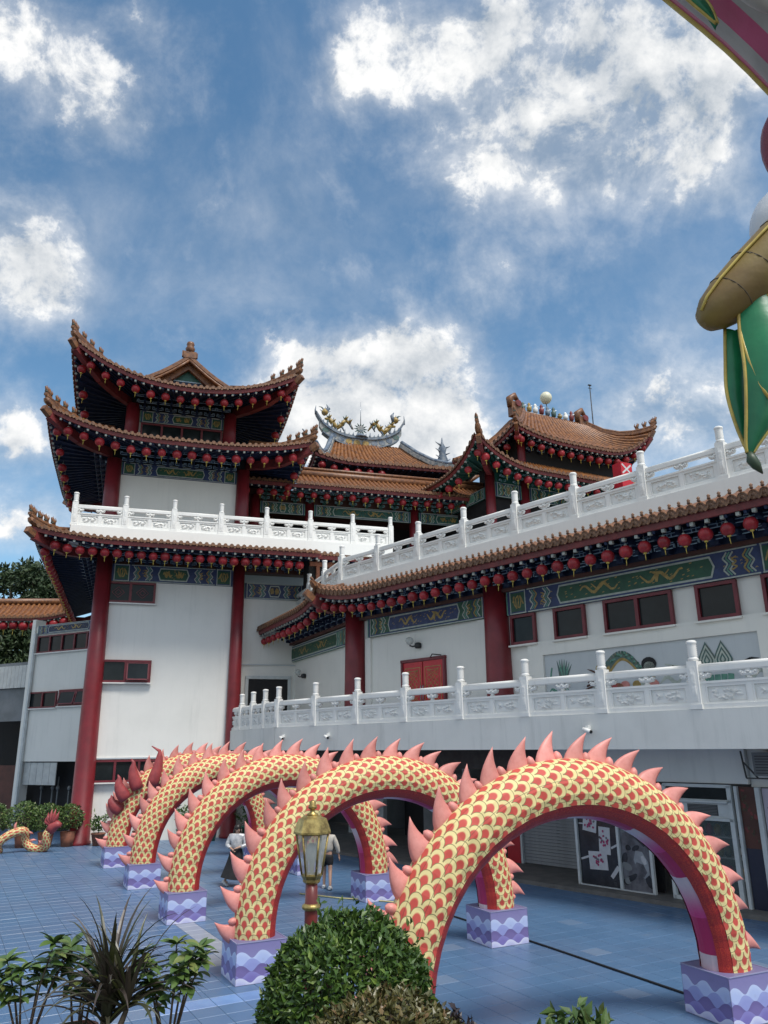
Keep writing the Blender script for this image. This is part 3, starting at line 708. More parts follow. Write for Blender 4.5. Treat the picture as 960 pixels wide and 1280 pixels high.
def wallbox(root, F, x0, x1, y0, y1, z0, z1, mt='white_wall', name='wall'):
    b = MB().use(mt); b.box(((x0 + x1) / 2, (y0 + y1) / 2, (z0 + z1) / 2), (x1 - x0, y1 - y0, z1 - z0)); return part(name, b, root, F)

# ---------------------------------------------------------------- frames
A18 = radians(18)
FT = T(-12.37, 33.14, 0) @ RZ(A18)                       # tower, x along its front, y back
FR = T(6.5, 20.75, 0) @ RZ(radians(-49))                 # right wing, x towards the near end, y back
def fr_world(x, y, z=0): return FR @ Vector((x, y, z))
AE = radians(25)
cR = fr_world(-11.5, 0)
FE = T(cR.x, cR.y, 0) @ RZ(radians(-65))                 # recessed side wall of the wing, x towards the viewer (negative goes away)
AW = atan2(.456, -.89)
FW = T(-13.3 - .35, 35.99 + .7, 0) @ RZ(AW + pi)         # low wing left of the tower, x to the right; wall runs to negative x
# ================================================================ GROUND
def struct(name, mb, mw=None): return part(name, mb, None, mw or Matrix(), 'structure')
b = MB().use('ground'); b.box((0, 250, -.55), (900, 900, .5)); struct('ground', b)
b = MB().use('grout'); b.box((-6, 22, -.155), (60, 60, .30)); plaza = struct('plaza', b)
G29 = radians(29); g1 = Vector((-sin(G29), cos(G29), 0)); g2 = Vector((cos(G29), sin(G29), 0)); TS = .42
def topx(p):
    q = Vector(p) - Vector((0, 0, 3.7)); d = q.dot(fw)
    return (480 + 961 * q.dot(rt) / d, 640 - 961 * q.dot(up) / d) if d > .1 else (-1e4, -1e4)
def seg(p, a, b_):
    a, b_ = Vector(a), Vector(b_); p = Vector((p[0], p[1])); d = b_ - a; t = max(0, min(1, (p - a).dot(d) / d.dot(d))); return (p - a - d * t).length
PALE = (((-4.45, 18.4), (-3.5, 16.8)), ((-3.5, 16.8), (-3.0, 15.3))); LIGHT = (((-3.3, 12.9), (-2.1, 13.6)), ((-6.9, 15.2), (-5.6, 15.0)), ((-1.9, 11.3), (-1.2, 11.7)))
cells = []
for i in range(-40, 90):
    for j in range(-70, 80):
        p = g1 * (i * TS) + g2 * (j * TS) + Vector((0, 8, 0))
        if not (-24 < p.x < 12 and 4 < p.y < 42): continue
        x, y = topx(p)
        if -160 < x < 1120 and y < 1420: cells.append((p.length, i, j, p, 0 < x < 960 and y < 1288))
cells.sort(key=lambda c: c[0])
tm = MB().use('tile_one'); tw = TS - .007
def tile_face(mb, p, z):
    h = tw / 2; c = .006; u_, v_ = g2, g1
    o = [p + u_ * (sx_ * h) + v_ * (sy_ * h) + Vector((0, 0, z - .008)) for sx_, sy_ in ((-1, -1), (1, -1), (1, 1), (-1, 1))]
    i_ = [p + u_ * (sx_ * (h - c)) + v_ * (sy_ * (h - c)) + Vector((0, 0, z)) for sx_, sy_ in ((-1, -1), (1, -1), (1, 1), (-1, 1))]
    n = mb.verts(o + i_); mb.face((n + 4, n + 5, n + 6, n + 7))
    for k in range(4): mb.face((n + k, n + (k + 1) % 4, n + 4 + (k + 1) % 4, n + 4 + k))
def tmesh(mt):
    q = MB().use(mt); tile_face(q, Vector((0, 0, 0)), 0); return q.mesh('tile')
tmo, tmp_, tml = tmesh('tile_one'), tmesh('tile_pale'), tmesh('tile_light')
many = MB().use('tile_many'); tints = []; worn = []; cnt = 0; rt_ = random.Random(3)
for d, i, j, p, vis in cells:
    pale = min(seg(p, *s) for s in PALE) < .24; light = min(seg(p, *s) for s in LIGHT) < .26
    if vis and cnt < 300:
        cnt += 1; link('tile', tmp_ if pale else tml if light else tmo, plaza, T(p.x, p.y, rt_.uniform(.0, .0025)))
    else:
        n0 = len(many.f); tile_face(many, p, rt_.uniform(.0, .002)); tv = rt_.random(); ww = .85 if pale else (.0 if rt_.random() > .03 else .15)
        tints += [tv] * 8; worn += [ww] * 8
me = many.mesh('tile_field'); 
for nm, dat in (('tint', tints), ('worn', worn)): me.attributes.new(nm, 'FLOAT', 'POINT').data.foreach_set('value', dat)
part('tile_field', me, plaza, Matrix(), 'stuff')
# raised pavement along the shops
b = MB().use('pavement'); b.box((-11, 3.7, .02), (42, 8.6, .16)); struct('pavement', b, FR)
# power cable on the plaza
b = MB().use('rubber'); b.tube([(1.42 - .55, 18.99 + 1.0, .02), (1.42, 18.99, .02), (3.0, 16.15, .02), (4.43, 13.41, .02), (5.6, 11.3, .02)], .018, 6)
tag(part('cable', b, None), 'black cable running straight across the blue tiles under the near arches', 'cable')
b = MB().use('cable_y'); b.tube([(-2.3, 21.9, .02), (-1.2, 21.2, .02), (-.4, 20.9, .02), (.6, 20.4, .02)], .018, 5)
tag(part('cable', b, None), 'thin yellowish cable lying on the tiles behind the lamp', 'cable')

# ================================================================ TOWER
tower = thing('temple_tower', FT @ Vector((0, 0, 0)), 'white temple tower with red columns and three stacked orange tiled roofs', 'tower', None, A18)
C2 = 5.9
wallbox(tower, FT, .1, C2 - .1, .12, 8, 3.28, 10.75, 'white_wall'); wallbox(tower, FT, .1, C2 - .1, .18, 8, -.1, 3.279, 'white_wall')
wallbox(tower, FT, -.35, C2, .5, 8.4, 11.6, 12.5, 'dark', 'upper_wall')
b = MB().use('grey_wall'); b.box((C2 / 2, .10, 3.26), (C2 - .3, .10, .06)); part('string_course', b, tower, FT)
wallbox(tower, FT, C2 + .1, 9.2, .55, 8, -.1, 10.3, 'white_wall'); b = MB().use('grey_wall'); b.box((7.6, .52, 7.25), (3.0, .08, .05)); part('string_course', b, tower, FT)
b = MB().use('dark'); b.box((7.5, .56, 5.3), (1.8, .10, 2.6)); b.use('frame_white')
for x in (6.52, 8.47): b.box((x, .53, 5.3), (.14, .12, 2.7))
b.box((7.5, .53, 6.68), (2.1, .12, .14)); part('doorway', b, tower, FT)
column(tower, FT, 0, 0, -.05, 11.9, .43, .33); column(tower, FT, C2, 0, -.05, 11.9, .33, .26)
part('painted_beam', frieze(C2 - .5, .76, 1), tower, FT @ T(.28, .02, 10.74)); part('painted_beam', frieze(2.9, .72, 2, 'navy', rich=False), tower, FT @ T(C2 + .3, .42, 10.3))
wallbox(tower, FT, .1, C2 + 3.2, .3, .9, 11.5, 12.4, 'brown', 'beam'); 
window(tower, FT, .12, 2.25, 9.78, 10.70, .05, 2, .09, lattice=True); window(tower, FT, .2, 2.3, 6.35, 7.30, .05, 2, .09, open_=(1,)); window(tower, FT, .15, 3.1, 2.32, 3.20, .10, 3, .08)
def tier(name, z, xa, xb, ya, yb, inset, rise, la, za, wallz, wx0, wx1, wy0, wy1, nl, nls, lab, grp, sides=('f', 'l', 'r'), lr=None, right_plain=False, frise=None, back=False):
    """roof tier with its eave ring; corner order front-left, front-right, back-right, back-left"""
    c = [Vector((xa, ya, z)), Vector((xb, ya, z)), Vector((xb, yb, z)), Vector((xa, yb, z))]
    i_ = [Vector((xa + inset, ya + inset, z + rise)), Vector((xb - inset, ya + inset, z + rise)), Vector((xb - inset, yb - inset, z + rise)), Vector((xa + inset, yb - inset, z + rise))]
    wl = [Vector((wx0, wy0, wallz)), Vector((wx1, wy0, wallz)), Vector((wx1, wy1, wallz)), Vector((wx0, wy1, wallz))]
    lr = la if lr is None else lr; L4 = [la, lr, lr, la]
    st = {}
    for k, nm in enumerate('frbl'):
        if nm not in sides: continue
        st[nm] = Strip(c[k], c[(k + 1) % 4], i_[k], i_[(k + 1) % 4], L4[k], L4[(k + 1) % 4], za, za)
    deck, rolls = MB(), MB()
    for nm, s in st.items():
        roof_deck(deck, s); roof_rolls(rolls, s)
        f, d, sf = eave_trim(s, wl['frbl'.index(nm)], wl[('frbl'.index(nm) + 1) % 4])
        part('fascia', f, tower, FT); part('rafter_ends', d, tower, FT, 'stuff'); part('soffit', sf, tower, FT)
    part('roof_deck', deck, tower, FT); part('roof_tiles', rolls, tower, FT, 'stuff')
    corners = [('f', 0, 0, True), ('f', 1, 1, True)] + ([('l', 0, 3, True)] if 'l' in st else []) + ([('b', 0, 2, True)] if 'b' in st else [])
    for nm, t, ci, _ in corners:
        if ci == 1 and right_plain: continue
        h = MB(); pth = hip_ridge(h, [st[nm](t, r) for r in (0, .15, .3, .5, .75, 1)], .16, .16)
        o = part('hip_ridge', h, tower, FT); beasts(tower, FT, pth, 6, 1.15, .08, .62)
        cb = MB(); tip = st[nm](t, 0); wv = wl[ci]; dr = (Vector((tip.x - wv.x, tip.y - wv.y, 0))).normalized()
        corner_beam(cb, wv + Vector((0, 0, -.3)), tip - dr * .15 + Vector((0, 0, -.42)), .26); part('corner_beam', cb, tower, FT)
    lantern_row(FT, st['f'], nl, 'red lantern from the left along the front eave of ' + lab, grp + ' front', .075, .925, .45, .55, .88)
    if 'l' in st and nls: lantern_row(FT, st['l'], nls, 'red lantern from the back along the left eave of ' + lab, grp + ' left', .06, .94, .45, .55, .88)
    if 'r' in st and nls and not right_plain: lantern_row(FT, st['r'], nls, 'red lantern from the front along the right eave of ' + lab, grp + ' right', .06, .94, .45, .55, .88)
    return st
# lowest roof
t1 = tier('tier1', 11.98, -2.78, 9.2, -2.6, 20, 1.9, .60, .38, 4.4, 12.35, -.3, C2 + 3.3, .5, 17, 22, 26, 'the tower\'s lowest roof', 'lanterns under the lowest tower roof', sides=('f', 'l'), right_plain=True, lr=.001)
brackets(tower, FT, .2, C2 + 3.2, .3, 11.55, .62); brackets(tower, FT @ T(-.35, .5, 0) @ RZ(-pi / 2), -14, 0, 0, 11.5, .75)
# terrace above the lowest roof
b = MB().use('white_stone'); b.box((5.7, -1.75, 12.36), (14.2, .34, .56)); b.box((-1.28, 2.5, 12.36), (.34, 8.2, .56)); part('parapet', b, tower, FT)
b = MB().use('grey_wall'); b.box((6.2, 4.0, 12.30), (15.2, 11.4, .16)); part('terrace_floor', b, tower, FT)
zb = 12.642
balustrade(FT, [(-1.3 + 2.03 * k, -1.75, zb) for k in range(7)] + [(12.75, -1.75, zb)], 'long white carved balustrade on the terrace above the lowest tower roof')
balustrade(FT, [(-1.3, 6.5, zb), (-1.3, 4.5, zb), (-1.3, 2.4, zb), (-1.3, .33, zb), (-1.3, -1.75, zb)], 'short white carved balustrade on the left flank of the tower terrace', lastpost=False)
# middle storey
wallbox(tower, FT, .1, C2 - .1, .14, 8, 12.381, 15.8, 'white_wall')
column(tower, FT, 0, .05, 12.38, 16.4, .36, .33); column(tower, FT, C2, .05, 12.38, 16.4, .33, .30); column(tower, FT, 0, 8, 12.38, 16.4, .34, .3)
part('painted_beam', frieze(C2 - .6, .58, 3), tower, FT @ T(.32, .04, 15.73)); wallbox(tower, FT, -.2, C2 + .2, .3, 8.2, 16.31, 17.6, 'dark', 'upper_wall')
t2 = tier('tier2', 16.68, -2.75, 8.75, -2.55, 10.8, 2.6, 1.0, .95, 5.2, 17.1, -.2, C2 + .2, .3, 8.2, 16, 9, 'the tower\'s middle roof', 'lanterns under the middle tower roof', lr=.62, sides=('f', 'l', 'r', 'b'))
brackets(tower, FT, .3, C2 - .3, .2, 16.26, .62); brackets(tower, FT @ T(-.2, .3, 0) @ RZ(-pi / 2), -7.5, 0, 0, 16.2, .7)
# top storey
wallbox(tower, FT, .7, 5.05, .75, 7.4, 17.4, 19.3, 'white_wall')
column(tower, FT, .6, .68, 17.4, 19.5, .33, .31); column(tower, FT, 5.2, .68, 17.4, 19.5, .33, .31)
window(tower, FT, 1.0, 4.85, 17.75, 18.62, .68, 4, .08); part('painted_beam', frieze(3.95, .56, 4), tower, FT @ T(.95, .62, 18.66))
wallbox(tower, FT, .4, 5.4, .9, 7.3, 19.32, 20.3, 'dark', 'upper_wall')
t3 = tier('tier3', 19.48, -2.05, 8.05, -2.2, 10.6, 2.9, 1.3, 1.62, 5.5, 20.0, .4, 5.4, .9, 7.3, 14, 9, 'the tower\'s topmost roof', 'lanterns under the topmost tower roof', lr=1.3, sides=('f', 'l', 'r', 'b'))
brackets(tower, FT, .8, 5.1, .75, 19.2, .62)
# gable on top: ridge runs back
gx0, gx1, gy0, gy1, gz, gr = 1.35, 4.75, .95, 7.7, 20.85, 22.25; gm = (gx0 + gx1) / 2
sl_ = Strip((gx0 - .25, gy1, gz), (gx0 - .25, gy0 - .5, gz), (gm, gy1, gr), (gm, gy0 - .5, gr), sag=.12); sr__ = Strip((gx1 + .25, gy0 - .5, gz), (gx1 + .25, gy1, gz), (gm, gy0 - .5, gr), (gm, gy1, gr), sag=.12)
d, r_ = MB(), MB()
for s in (sl_, sr__): roof_deck(d, s, 4, 4); roof_rolls(r_, s)
part('gable_deck', d, tower, FT); part('gable_tiles', r_, tower, FT, 'stuff')
b = MB().use('navy'); b.prism([(gx0 + .2, gz - .3), (gx1 - .2, gz - .3), (gm, gr - .15)], gy0, gy0 + .2); b.use('tile_ridge'); b.prism([(gx0 - .2, gz - .1), (gm, gr + .05), (gx1 + .2, gz - .1), (gx1 - .55, gz - .1), (gm, gr - .52), (gx0 + .55, gz - .1)], gy0 - .34, gy0 - .1); b.use('line_blue'); b.prism([(gm - .8, gz + .3), (gm + .8, gz + .3), (gm, gz + 1.05)], gy0 - .03, gy0 - .003); b.use('teal'); b.prism([(gm - .62, gz + .36), (gm + .62, gz + .36), (gm, gz + .95)], gy0 - .04, gy0 - .034); part('gable', b, tower, FT)
b = MB().use('tile_ridge')
for s, x in ((sl_, gx0 - .5), (sr__, gx1 + .5)):
    pp = [Vector((gm, gy0 - .5, gr + .06)).lerp(Vector((x, gy0 - .5, gz - .10)), k / 5) - Vector((0, 0, .12 * sin(pi * k / 5))) for k in range(6)]
    b.tube(pp, .15, 6, True, False); b.tube([q + Vector((0, -.10, -.22)) for q in pp], .07, 6)
b.tube([(gm, gy0 - .5, gr + .1), (gm, gy1, gr + .1)], .16, 6); part('gable_ridge', b, tower, FT)
b = MB().use('tile_ridge'); b.box((gm, gy0 - .5, gr + .30), (.62, .30, .34)); b.box((gm - .3, gy0 - .5, gr + .36), (.16, .2, .3)); b.box((gm + .3, gy0 - .5, gr + .32), (.16, .2, .24)); b.lathe([(.10, gr + .45), (.20, gr + .52), (.24, gr + .68), (.16, gr + .82), (.20, gr + .90), (.17, gr + 1.02), (.05, gr + 1.08)], 12, (gm, gy0 - .5, 0)); part('finial', b, tower, FT @ T(0, 0, -.16))

# ================================================================ LOW WING LEFT OF THE TOWER
wing = thing('low_wing', FW @ Vector((-2, 0, 0)), 'grey white low wing with red window rows behind the big column', 'building', None, AW + pi)
wallbox(wing, FW, -4.35, .8, 0, .5, 3.1, 9.55, 'white_wall'); wallbox(wing, FW, -4.6, -4.36, -.1, .5, -.1, 9.9, 'white_wall', 'corner_pier')
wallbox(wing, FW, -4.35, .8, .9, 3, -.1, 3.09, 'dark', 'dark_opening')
b = MB().use('frame_white'); b.box((-4.25, -.12, 4.6), (.12, .12, 9.2)); part('drainpipe', b, wing, FW)
part('painted_beam', frieze(4.3, .46, 6, 'navy', rich=False), wing, FW @ T(-4.2, -.05, 9.12))
window(wing, FW, -4.12, .2, 8.20, 9.05, -.02, 5, .07); window(wing, FW, -4.32, -2.35, 5.55, 6.32, -.02, 2, .07, open_=None); window(wing, FW, -2.2, .1, 5.6, 6.36, -.02, 2, .07, open_=(0, 1))
b = MB().use('tank')
for k in range(5): b.box((-4.0 + .44 * k, .1, 2.55), (.42, .04, 1.0))
part('hanging_panel', b, wing, FW)
b = MB().use('white_stone'); b.box((-.7, .6, 1.7), (1.0, .12, 1.5)); part('carved_screen', b, wing, FW)
for k in range(5): 
    b = MB().use('plaster_grey'); x = -3.6 + .55 * k + (.2 if k % 2 else 0); b.tube([(x, .7, .2), (x, .7, 2.0 + .2 * (k % 3))], .035, 6); b.lathe([(.05, 1.8), (.09, 1.9), (.05, 2.0)], 8, (x, .7, 0)); part('incense_stand', b, wing, FW)
# far left shed
shed = thing('shed', FW @ Vector((-7.5, .5, 0)), 'open fronted shed with corrugated pale fascia at the far left edge', 'shed', None, AW + pi)
for k in range(22):
    b = MB().use('tank'); b.box((-4.75 - .27 * k, .1, 7.15), (.25, .06, 1.1)); part('fascia_sheet', b, shed, FW)
wallbox(shed, FW, -11, -4.65, 3, 3.2, 0, 7.7, 'dark', 'back_wall'); wallbox(shed, FW, -11, -4.9, .6, .8, 0, 2.9, 'brown', 'brown_panel'); wallbox(shed, FW, -11, -4.65, .1, 3.2, 7.71, 7.85, 'plaster_grey', 'roof')
wallbox(shed, FW, -11, -4.65, .25, .4, 5.0, 6.59, 'plaster_grey', 'dark_header')

# roof of the left wing, seen beyond the tower
FL = T(-23.8, 49.5, 0) @ RZ(radians(6))
lw = thing('left_hall', FL @ Vector((0, 0, 0)), 'far left hall roof with orange tiles and a row of lanterns', 'building', None, radians(6))
ls = Strip((-9, 0, 11.85), (3.2, 0, 11.85), (-9, 2.4, 13.1), (3.2, 2.4, 13.1), la=.8, za=4, lb=.4, zb=3)
d, r_ = MB(), MB(); roof_deck(d, ls); roof_rolls(r_, ls, .34, .10); part('roof_deck', d, lw, FL); part('roof_tiles', r_, lw, FL, 'stuff')
f, d, sf = eave_trim(ls, (-9, 2.5, 12.1), (3.2, 2.5, 12.1)); part('fascia', f, lw, FL); part('rafter_ends', d, lw, FL, 'stuff'); part('soffit', sf, lw, FL)
b = MB().use('tile_ridge'); b.tube([(-9, 2.4, 13.5), (-4, 2.4, 13.25), (3.2, 2.4, 13.3)], .22, 8); part('ridge', b, lw, FL)
lantern_row(FL, ls, 14, 'small red lantern from the left under the distant far left roof', 'lanterns under the far left roof', .3, .97, .4, .5, 1.4)
column(lw, FL, 3.0, 1.5, 0, 11.9, .35, .3); column(lw, FL, -4.0, 3.2, 0, 12.0, .3, .3); b = MB().use('fascia'); b.tube([(-1.6, .6, 11.4), (-1.9, .4, 10.4), (-2.6, .3, 9.6)], .3, 6); b.use('gold'); b.tube([(-2.6, .3, 9.7), (-2.9, .2, 9.9)], .2, 6); part('carved_bracket', b, lw, FL)
b = MB().use('white_stone'); b.box((3.3, 1.2, 13.3), (1.3, .4, 1.1)); b.lathe([(.2, 13), (.2, 14.4), (.26, 14.5), (.1, 14.8)], 10, (2.75, 1.1, 0)); tag(part('balustrade', b, None, FL), 'single white post with carved panel on the distant left roof', 'balustrade')

# ================================================================ RIGHT WING
rw = thing('temple_wing', fr_world(-4, 3), 'long white wing with shops below a balcony and a lantern hung tiled eave', 'building', None, radians(-49))
XR = 7.2
wallbox(rw, FR, -11.5, XR, .02, 6, 3.6, 9.4, 'white_wall')
L_E = 9.6
wallbox(rw, FE, -L_E, -.01, .03, 4, 3.6, 9.4, 'white_wall')
# columns
for x in (-11.5, -4.45): column(rw, FR, x, -.12, 4.2, 8.9, .43, .38)
column(rw, FR, 5.1, -.12, 4.2, 8.9, .43, .38); column(rw, FE, -L_E + .3, -.2, 4.2, 8.9, .34, .30)
# recessed plaster margins round the door panel
wallbox(rw, FR, -11.0, -10.7, -.065, .025, 4.5, 7.48, 'white_wall', 'pilaster'); wallbox(rw, FR, -5.33, -4.98, -.065, .025, 4.5, 7.48, 'white_wall', 'pilaster')
# painted beams
part('painted_beam', frieze(8.6, .72, 21, 'green_p'), rw, FR @ T(-4.0, -.14, 7.45)); part('painted_beam', frieze(5.9, .72, 22, 'blue_p', 'green_p', rich=False), rw, FR @ T(-10.75, -.14, 7.5)); part('painted_beam', frieze(2.0, .72, 23), rw, FR @ T(5.4, -.14, 7.45))
part('painted_beam', frieze(L_E - 1.4, .72, 24, 'green_p', 'mint_p', rich=False), rw, FE @ T(-L_E + .7, -.12, 7.4))
wallbox(rw, FR, -11.6, XR, -.25, .01, 8.175, 8.28, 'brown', 'beam'); wallbox(rw, FE, -L_E, .1, -.25, .02, 8.16, 8.27, 'brown', 'beam')
# windows, red frames
for x0, x1, n in ((-3.95, -3.0, 1), (-2.32, -1.24, 1), (-.62, 1.43, 2), (2.07, 3.13, 1), (3.73, 4.7, 1), (5.6, 6.7, 1)): window(rw, FR, x0, x1, 6.53, 7.43, -.04, n, .085)
# mural in a raised plaster frame
b = MB().use('white_wall'); X0, X1, Z0, Z1 = -2.80, 3.45, 4.75, 6.14
b.box(((X0 + X1) / 2, -.03, Z1 + .2), (X1 - X0 + 1.1, .10, .40)); b.box((X0 - .28, -.03, (4.4 + Z1) / 2), (.55, .099, Z1 - 4.4)); b.box((X1 + .28, -.03, (4.4 + Z1) / 2), (.55, .099, Z1 - 4.4)); part('mural_frame', b, rw, FR)
wallbox(rw, FR, X0, X1, -.012, .03, 4.4, Z1, 'grey_wall', 'mural_ground')
def blob(mb, cx, cz, rx, rz, mt, y, n=14, rot=0):
    mb.use(mt); i0 = mb.verts([(cx + rx * cos(a) * cos(rot) - rz * sin(a) * sin(rot), y, cz + rx * cos(a) * sin(rot) + rz * sin(a) * cos(rot)) for a in [2 * pi * k / n for k in range(n)]]); mb.face(tuple(range(i0, i0 + n)))
mu = MB(); y = -.018
# leafy plume (left), scaled dragon (middle), flower group, tall green plume pair (right)
for k in range(7): mu.use('mint_p' if k % 2 else 'orn_green'); a = .9 + .16 * k; mu.ribbon([(-2.25, 5.1), (-2.2 + .25 * cos(a), 5.1 + .35 * sin(a)), (-2.2 + .55 * cos(a), 5.1 + .75 * sin(a))], [.05, .09, .01], y - .0008 * k)
for k in range(3): mu.use('mint_p'); mu.ribbon([(-2.65 + .02 * t, 5.2 + .09 * t + .02 * sin(t * 2 + k)) for t in range(6)], .05, y - .001 * k)
dr = [(-.75 + 1.45 * t / 20, 5.42 + .42 * sin(pi * min(1, t / 15)) - .01 * t) for t in range(21)]
mu.use('gold'); mu.ribbon(dr, [.30 - .008 * t for t in range(21)], y - .001); mu.use('orn_green'); mu.ribbon([(x, z + .05) for x, z in dr], [.24 - .007 * t for t in range(21)], y - .002)
for k in range(40):
    t = k / 40 * 20; i = int(t); x, z = dr[i]; blob(mu, x + (k % 3) * .02, z + .05 + .04 * ((k % 3) - 1), .035, .03, 'mint_p' if k % 2 else 'green_p', y - .003 - .00005 * k, 8)
blob(mu, -.85, 5.45, .24, .20, 'gold', y - .004); blob(mu, -.95, 5.50, .10, .08, 'cream_p', y - .005); blob(mu, -.82, 5.40, .12, .10, 'brown', y - .006); blob(mu, -.70, 5.58, .14, .06, 'orn_green', y - .007, 10, .5)
for k in range(6): mu.use('brown'); mu.ribbon([(-1.0, 5.35 - .05 * k), (-1.2 - .05 * k, 5.45 - .10 * k), (-1.35, 5.5 - .12 * k)], [.04, .05, .01], y - .008 - .0005 * k)
for x, z, rr, mt in ((.55, 5.5, .22, 'black_cloth'), (.55, 5.43, .16, 'cream_p'), (.45, 5.05, .2, 'cream_p'), (-.6, 5.0, .16, 'plume'), (-.4, 4.95, .15, 'terra'), (-.2, 5.0, .14, 'spine'), (.15, 5.0, .13, 'gold'), (.6, 4.95, .2, 'spine'), (-.75, 4.92, .14, 'black_cloth')): blob(mu, x, z, rr, rr * .8, mt, y - .012 - .0004 * abs(x))
def drop(cx, cz, w_, h_, mt, yy):
    mu.use(mt); n0 = mu.verts([(cx + w_ * sin(a) * (1 if cos(a) < 0 else (1 - cos(a)) ** .7), yy, cz + h_ * (cos(a) if cos(a) > 0 else cos(a) * .6)) for a in [2 * pi * q / 24 for q in range(24)]]); mu.face(tuple(range(n0, n0 + 24)))
for k in (-1, 1):
    for q, mt in enumerate(('orn_green', 'cream_p', 'orn_green', 'cream_p', 'orn_green', 'cream_p')): drop(2.33 + .20 * k, 5.45, .24 - .04 * q, .46 - .075 * q, mt, y - .013 - .0006 * q - (.0002 if k > 0 else 0))
for q in range(9): mu.use(('mint_p', 'grey_wall', 'cream_p')[q % 3]); mu.ribbon([(-2.7 + .7 * q + .1 * t, 4.95 + .09 * sin(t * 1.3 + q) + .05 * (q % 3)) for t in range(8)], [.01, .06, .09, .1, .1, .08, .05, .01], y - .0006 - .00005 * q)
for k in range(5): mu.use('mint_p'); mu.ribbon([(2.0 + .17 * k, 5.1), (2.05 + .14 * k, 4.6)], .15, y - .001 * k)
mu.use('black_cloth'); mu.ribbon([(2.75, 5.25), (3.0, 5.32), (3.2, 5.42), (3.4, 5.40)], [.03, .09, .05, .01], y - .016); mu.ribbon([(1.2, 5.4), (1.5, 5.25), (1.75, 5.2)], [.02, .07, .01], y - .016); mu.use('cream_p'); mu.ribbon([(1.0, 5.45), (1.5, 5.35), (2.0, 5.5)], .03, y - .015)
part('mural', mu, rw, FR @ T(0, 0, .12))
# red double door with gold lattice
b = MB().use('red_frame'); dx0, dx1, dz0, dz1 = -8.97, -6.9, 4.4, 6.46
b.box(((dx0 + dx1) / 2, -.03, dz1), (dx1 - dx0 + .12, .12, .10)); b.box((dx0, -.03, 5.4), (.09, .12, 2.1)); b.box((dx1, -.03, 5.4), (.09, .12, 2.1)); door = part('door', b, rw, FR)
for k in range(2):
    x0 = dx0 + .05 + k * 1.0; lf = MB().use('red_door'); lf.box((x0 + .48, -.02, 5.4), (.95, .06, 2.0)); lf.use('gold')
    for a_, c_ in (((.1, 4.95), (.86, 4.95)), ((.86, 4.95), (.86, 6.2)), ((.86, 6.2), (.1, 6.2)), ((.1, 6.2), (.1, 4.95))): lf.bar((x0 + a_[0], -.055, a_[1]), (x0 + c_[0], -.055, c_[1]), .022, .012, (0, 1, 0))
    for i in range(-3, 6):
        for s in (1, -1):
            pts = []
            for q in (0, 1):
                xx = .2 + .56 * q; zz = 5.05 + .2 * i + s * .56 * (q - .5) + .3
                pts.append((xx, min(6.12, max(5.03, zz))))
            lf.bar((x0 + pts[0][0], -.055, pts[0][1]), (x0 + pts[1][0], -.055, pts[1][1]), .012, .01, (0, 1, 0))
    part('door_leaf', lf, door, FR)
b = MB().use('metal')
for s in (-.06, .06): b.tube([((dx0 + dx1) / 2 + s, -.08, 5.1), ((dx0 + dx1) / 2 + s, -.12, 5.15), ((dx0 + dx1) / 2 + s, -.12, 5.55), ((dx0 + dx1) / 2 + s, -.08, 5.6)], .018, 6)
part('handle', b, door, FR); b = MB().use('dkmetal'); b.tube([(-7.5, -.1, 6.5), (-7.2, -.3, 6.56), (-6.95, -.12, 6.52)], .02, 5); part('closer', b, door, FR)
# globe wall lamps
def sconce(F, x, z, lab):
    o = thing('wall_lamp', F @ Vector((x, 0, z)), lab, 'lamp', 'globe wall lamps')
    b = MB().use('dkmetal'); b.lathe([(.09, -.1), (.12, -.06), (.12, .06), (.05, .1)], 10, (x + .22, -.06, z - .1)); b.tube([(x + .22, -.08, z - .1), (x + .1, -.2, z - .14), (x, -.25, z - .1)], .025, 6); part('bracket', b, o, F)
    b = MB().use('lamp_glass'); b.lathe([(.03, -.14), (.11, -.10), (.15, 0), (.11, .10), (.03, .14)], 12, (x, -.25, z + .06)); part('globe', b, o, F)
sconce(FR, -8.35, 7.06, 'globe wall lamp on a black bracket above the red double door'); sconce(FE, -6.3, 6.75, 'globe wall lamp on the recessed wall left of the corner column')
# roof eave of the wing
cE = Vector((-11.85, -1.75, 8.86))                                     # eave corner, in FR
EL = FR.inverted() @ (FE @ Vector((-L_E - .2, -1.75, 8.86)))
RI = Vector((-12.6, .25, 9.62)); REl = FR.inverted() @ (FE @ Vector((-L_E - .2, .3, 9.62)))
sR = Strip(cE, (XR, -1.75, 8.86), RI, (XR, .25, 9.62), la=.42, za=3.2, sag=.12); sE = Strip(EL, cE, REl, RI, lb=.42, zb=3.2, sag=.12)
d = MB()
for s in (sR, sE): roof_deck(d, s, 40, 5)
part('roof_deck', d, rw, FR); rl = MB()
for s in (sR, sE): roof_rolls(rl, s, .245, .085, 4, 4, .004, .996, 1.0, False)
part('roof_tiles', rl, rw, FR, 'stuff')
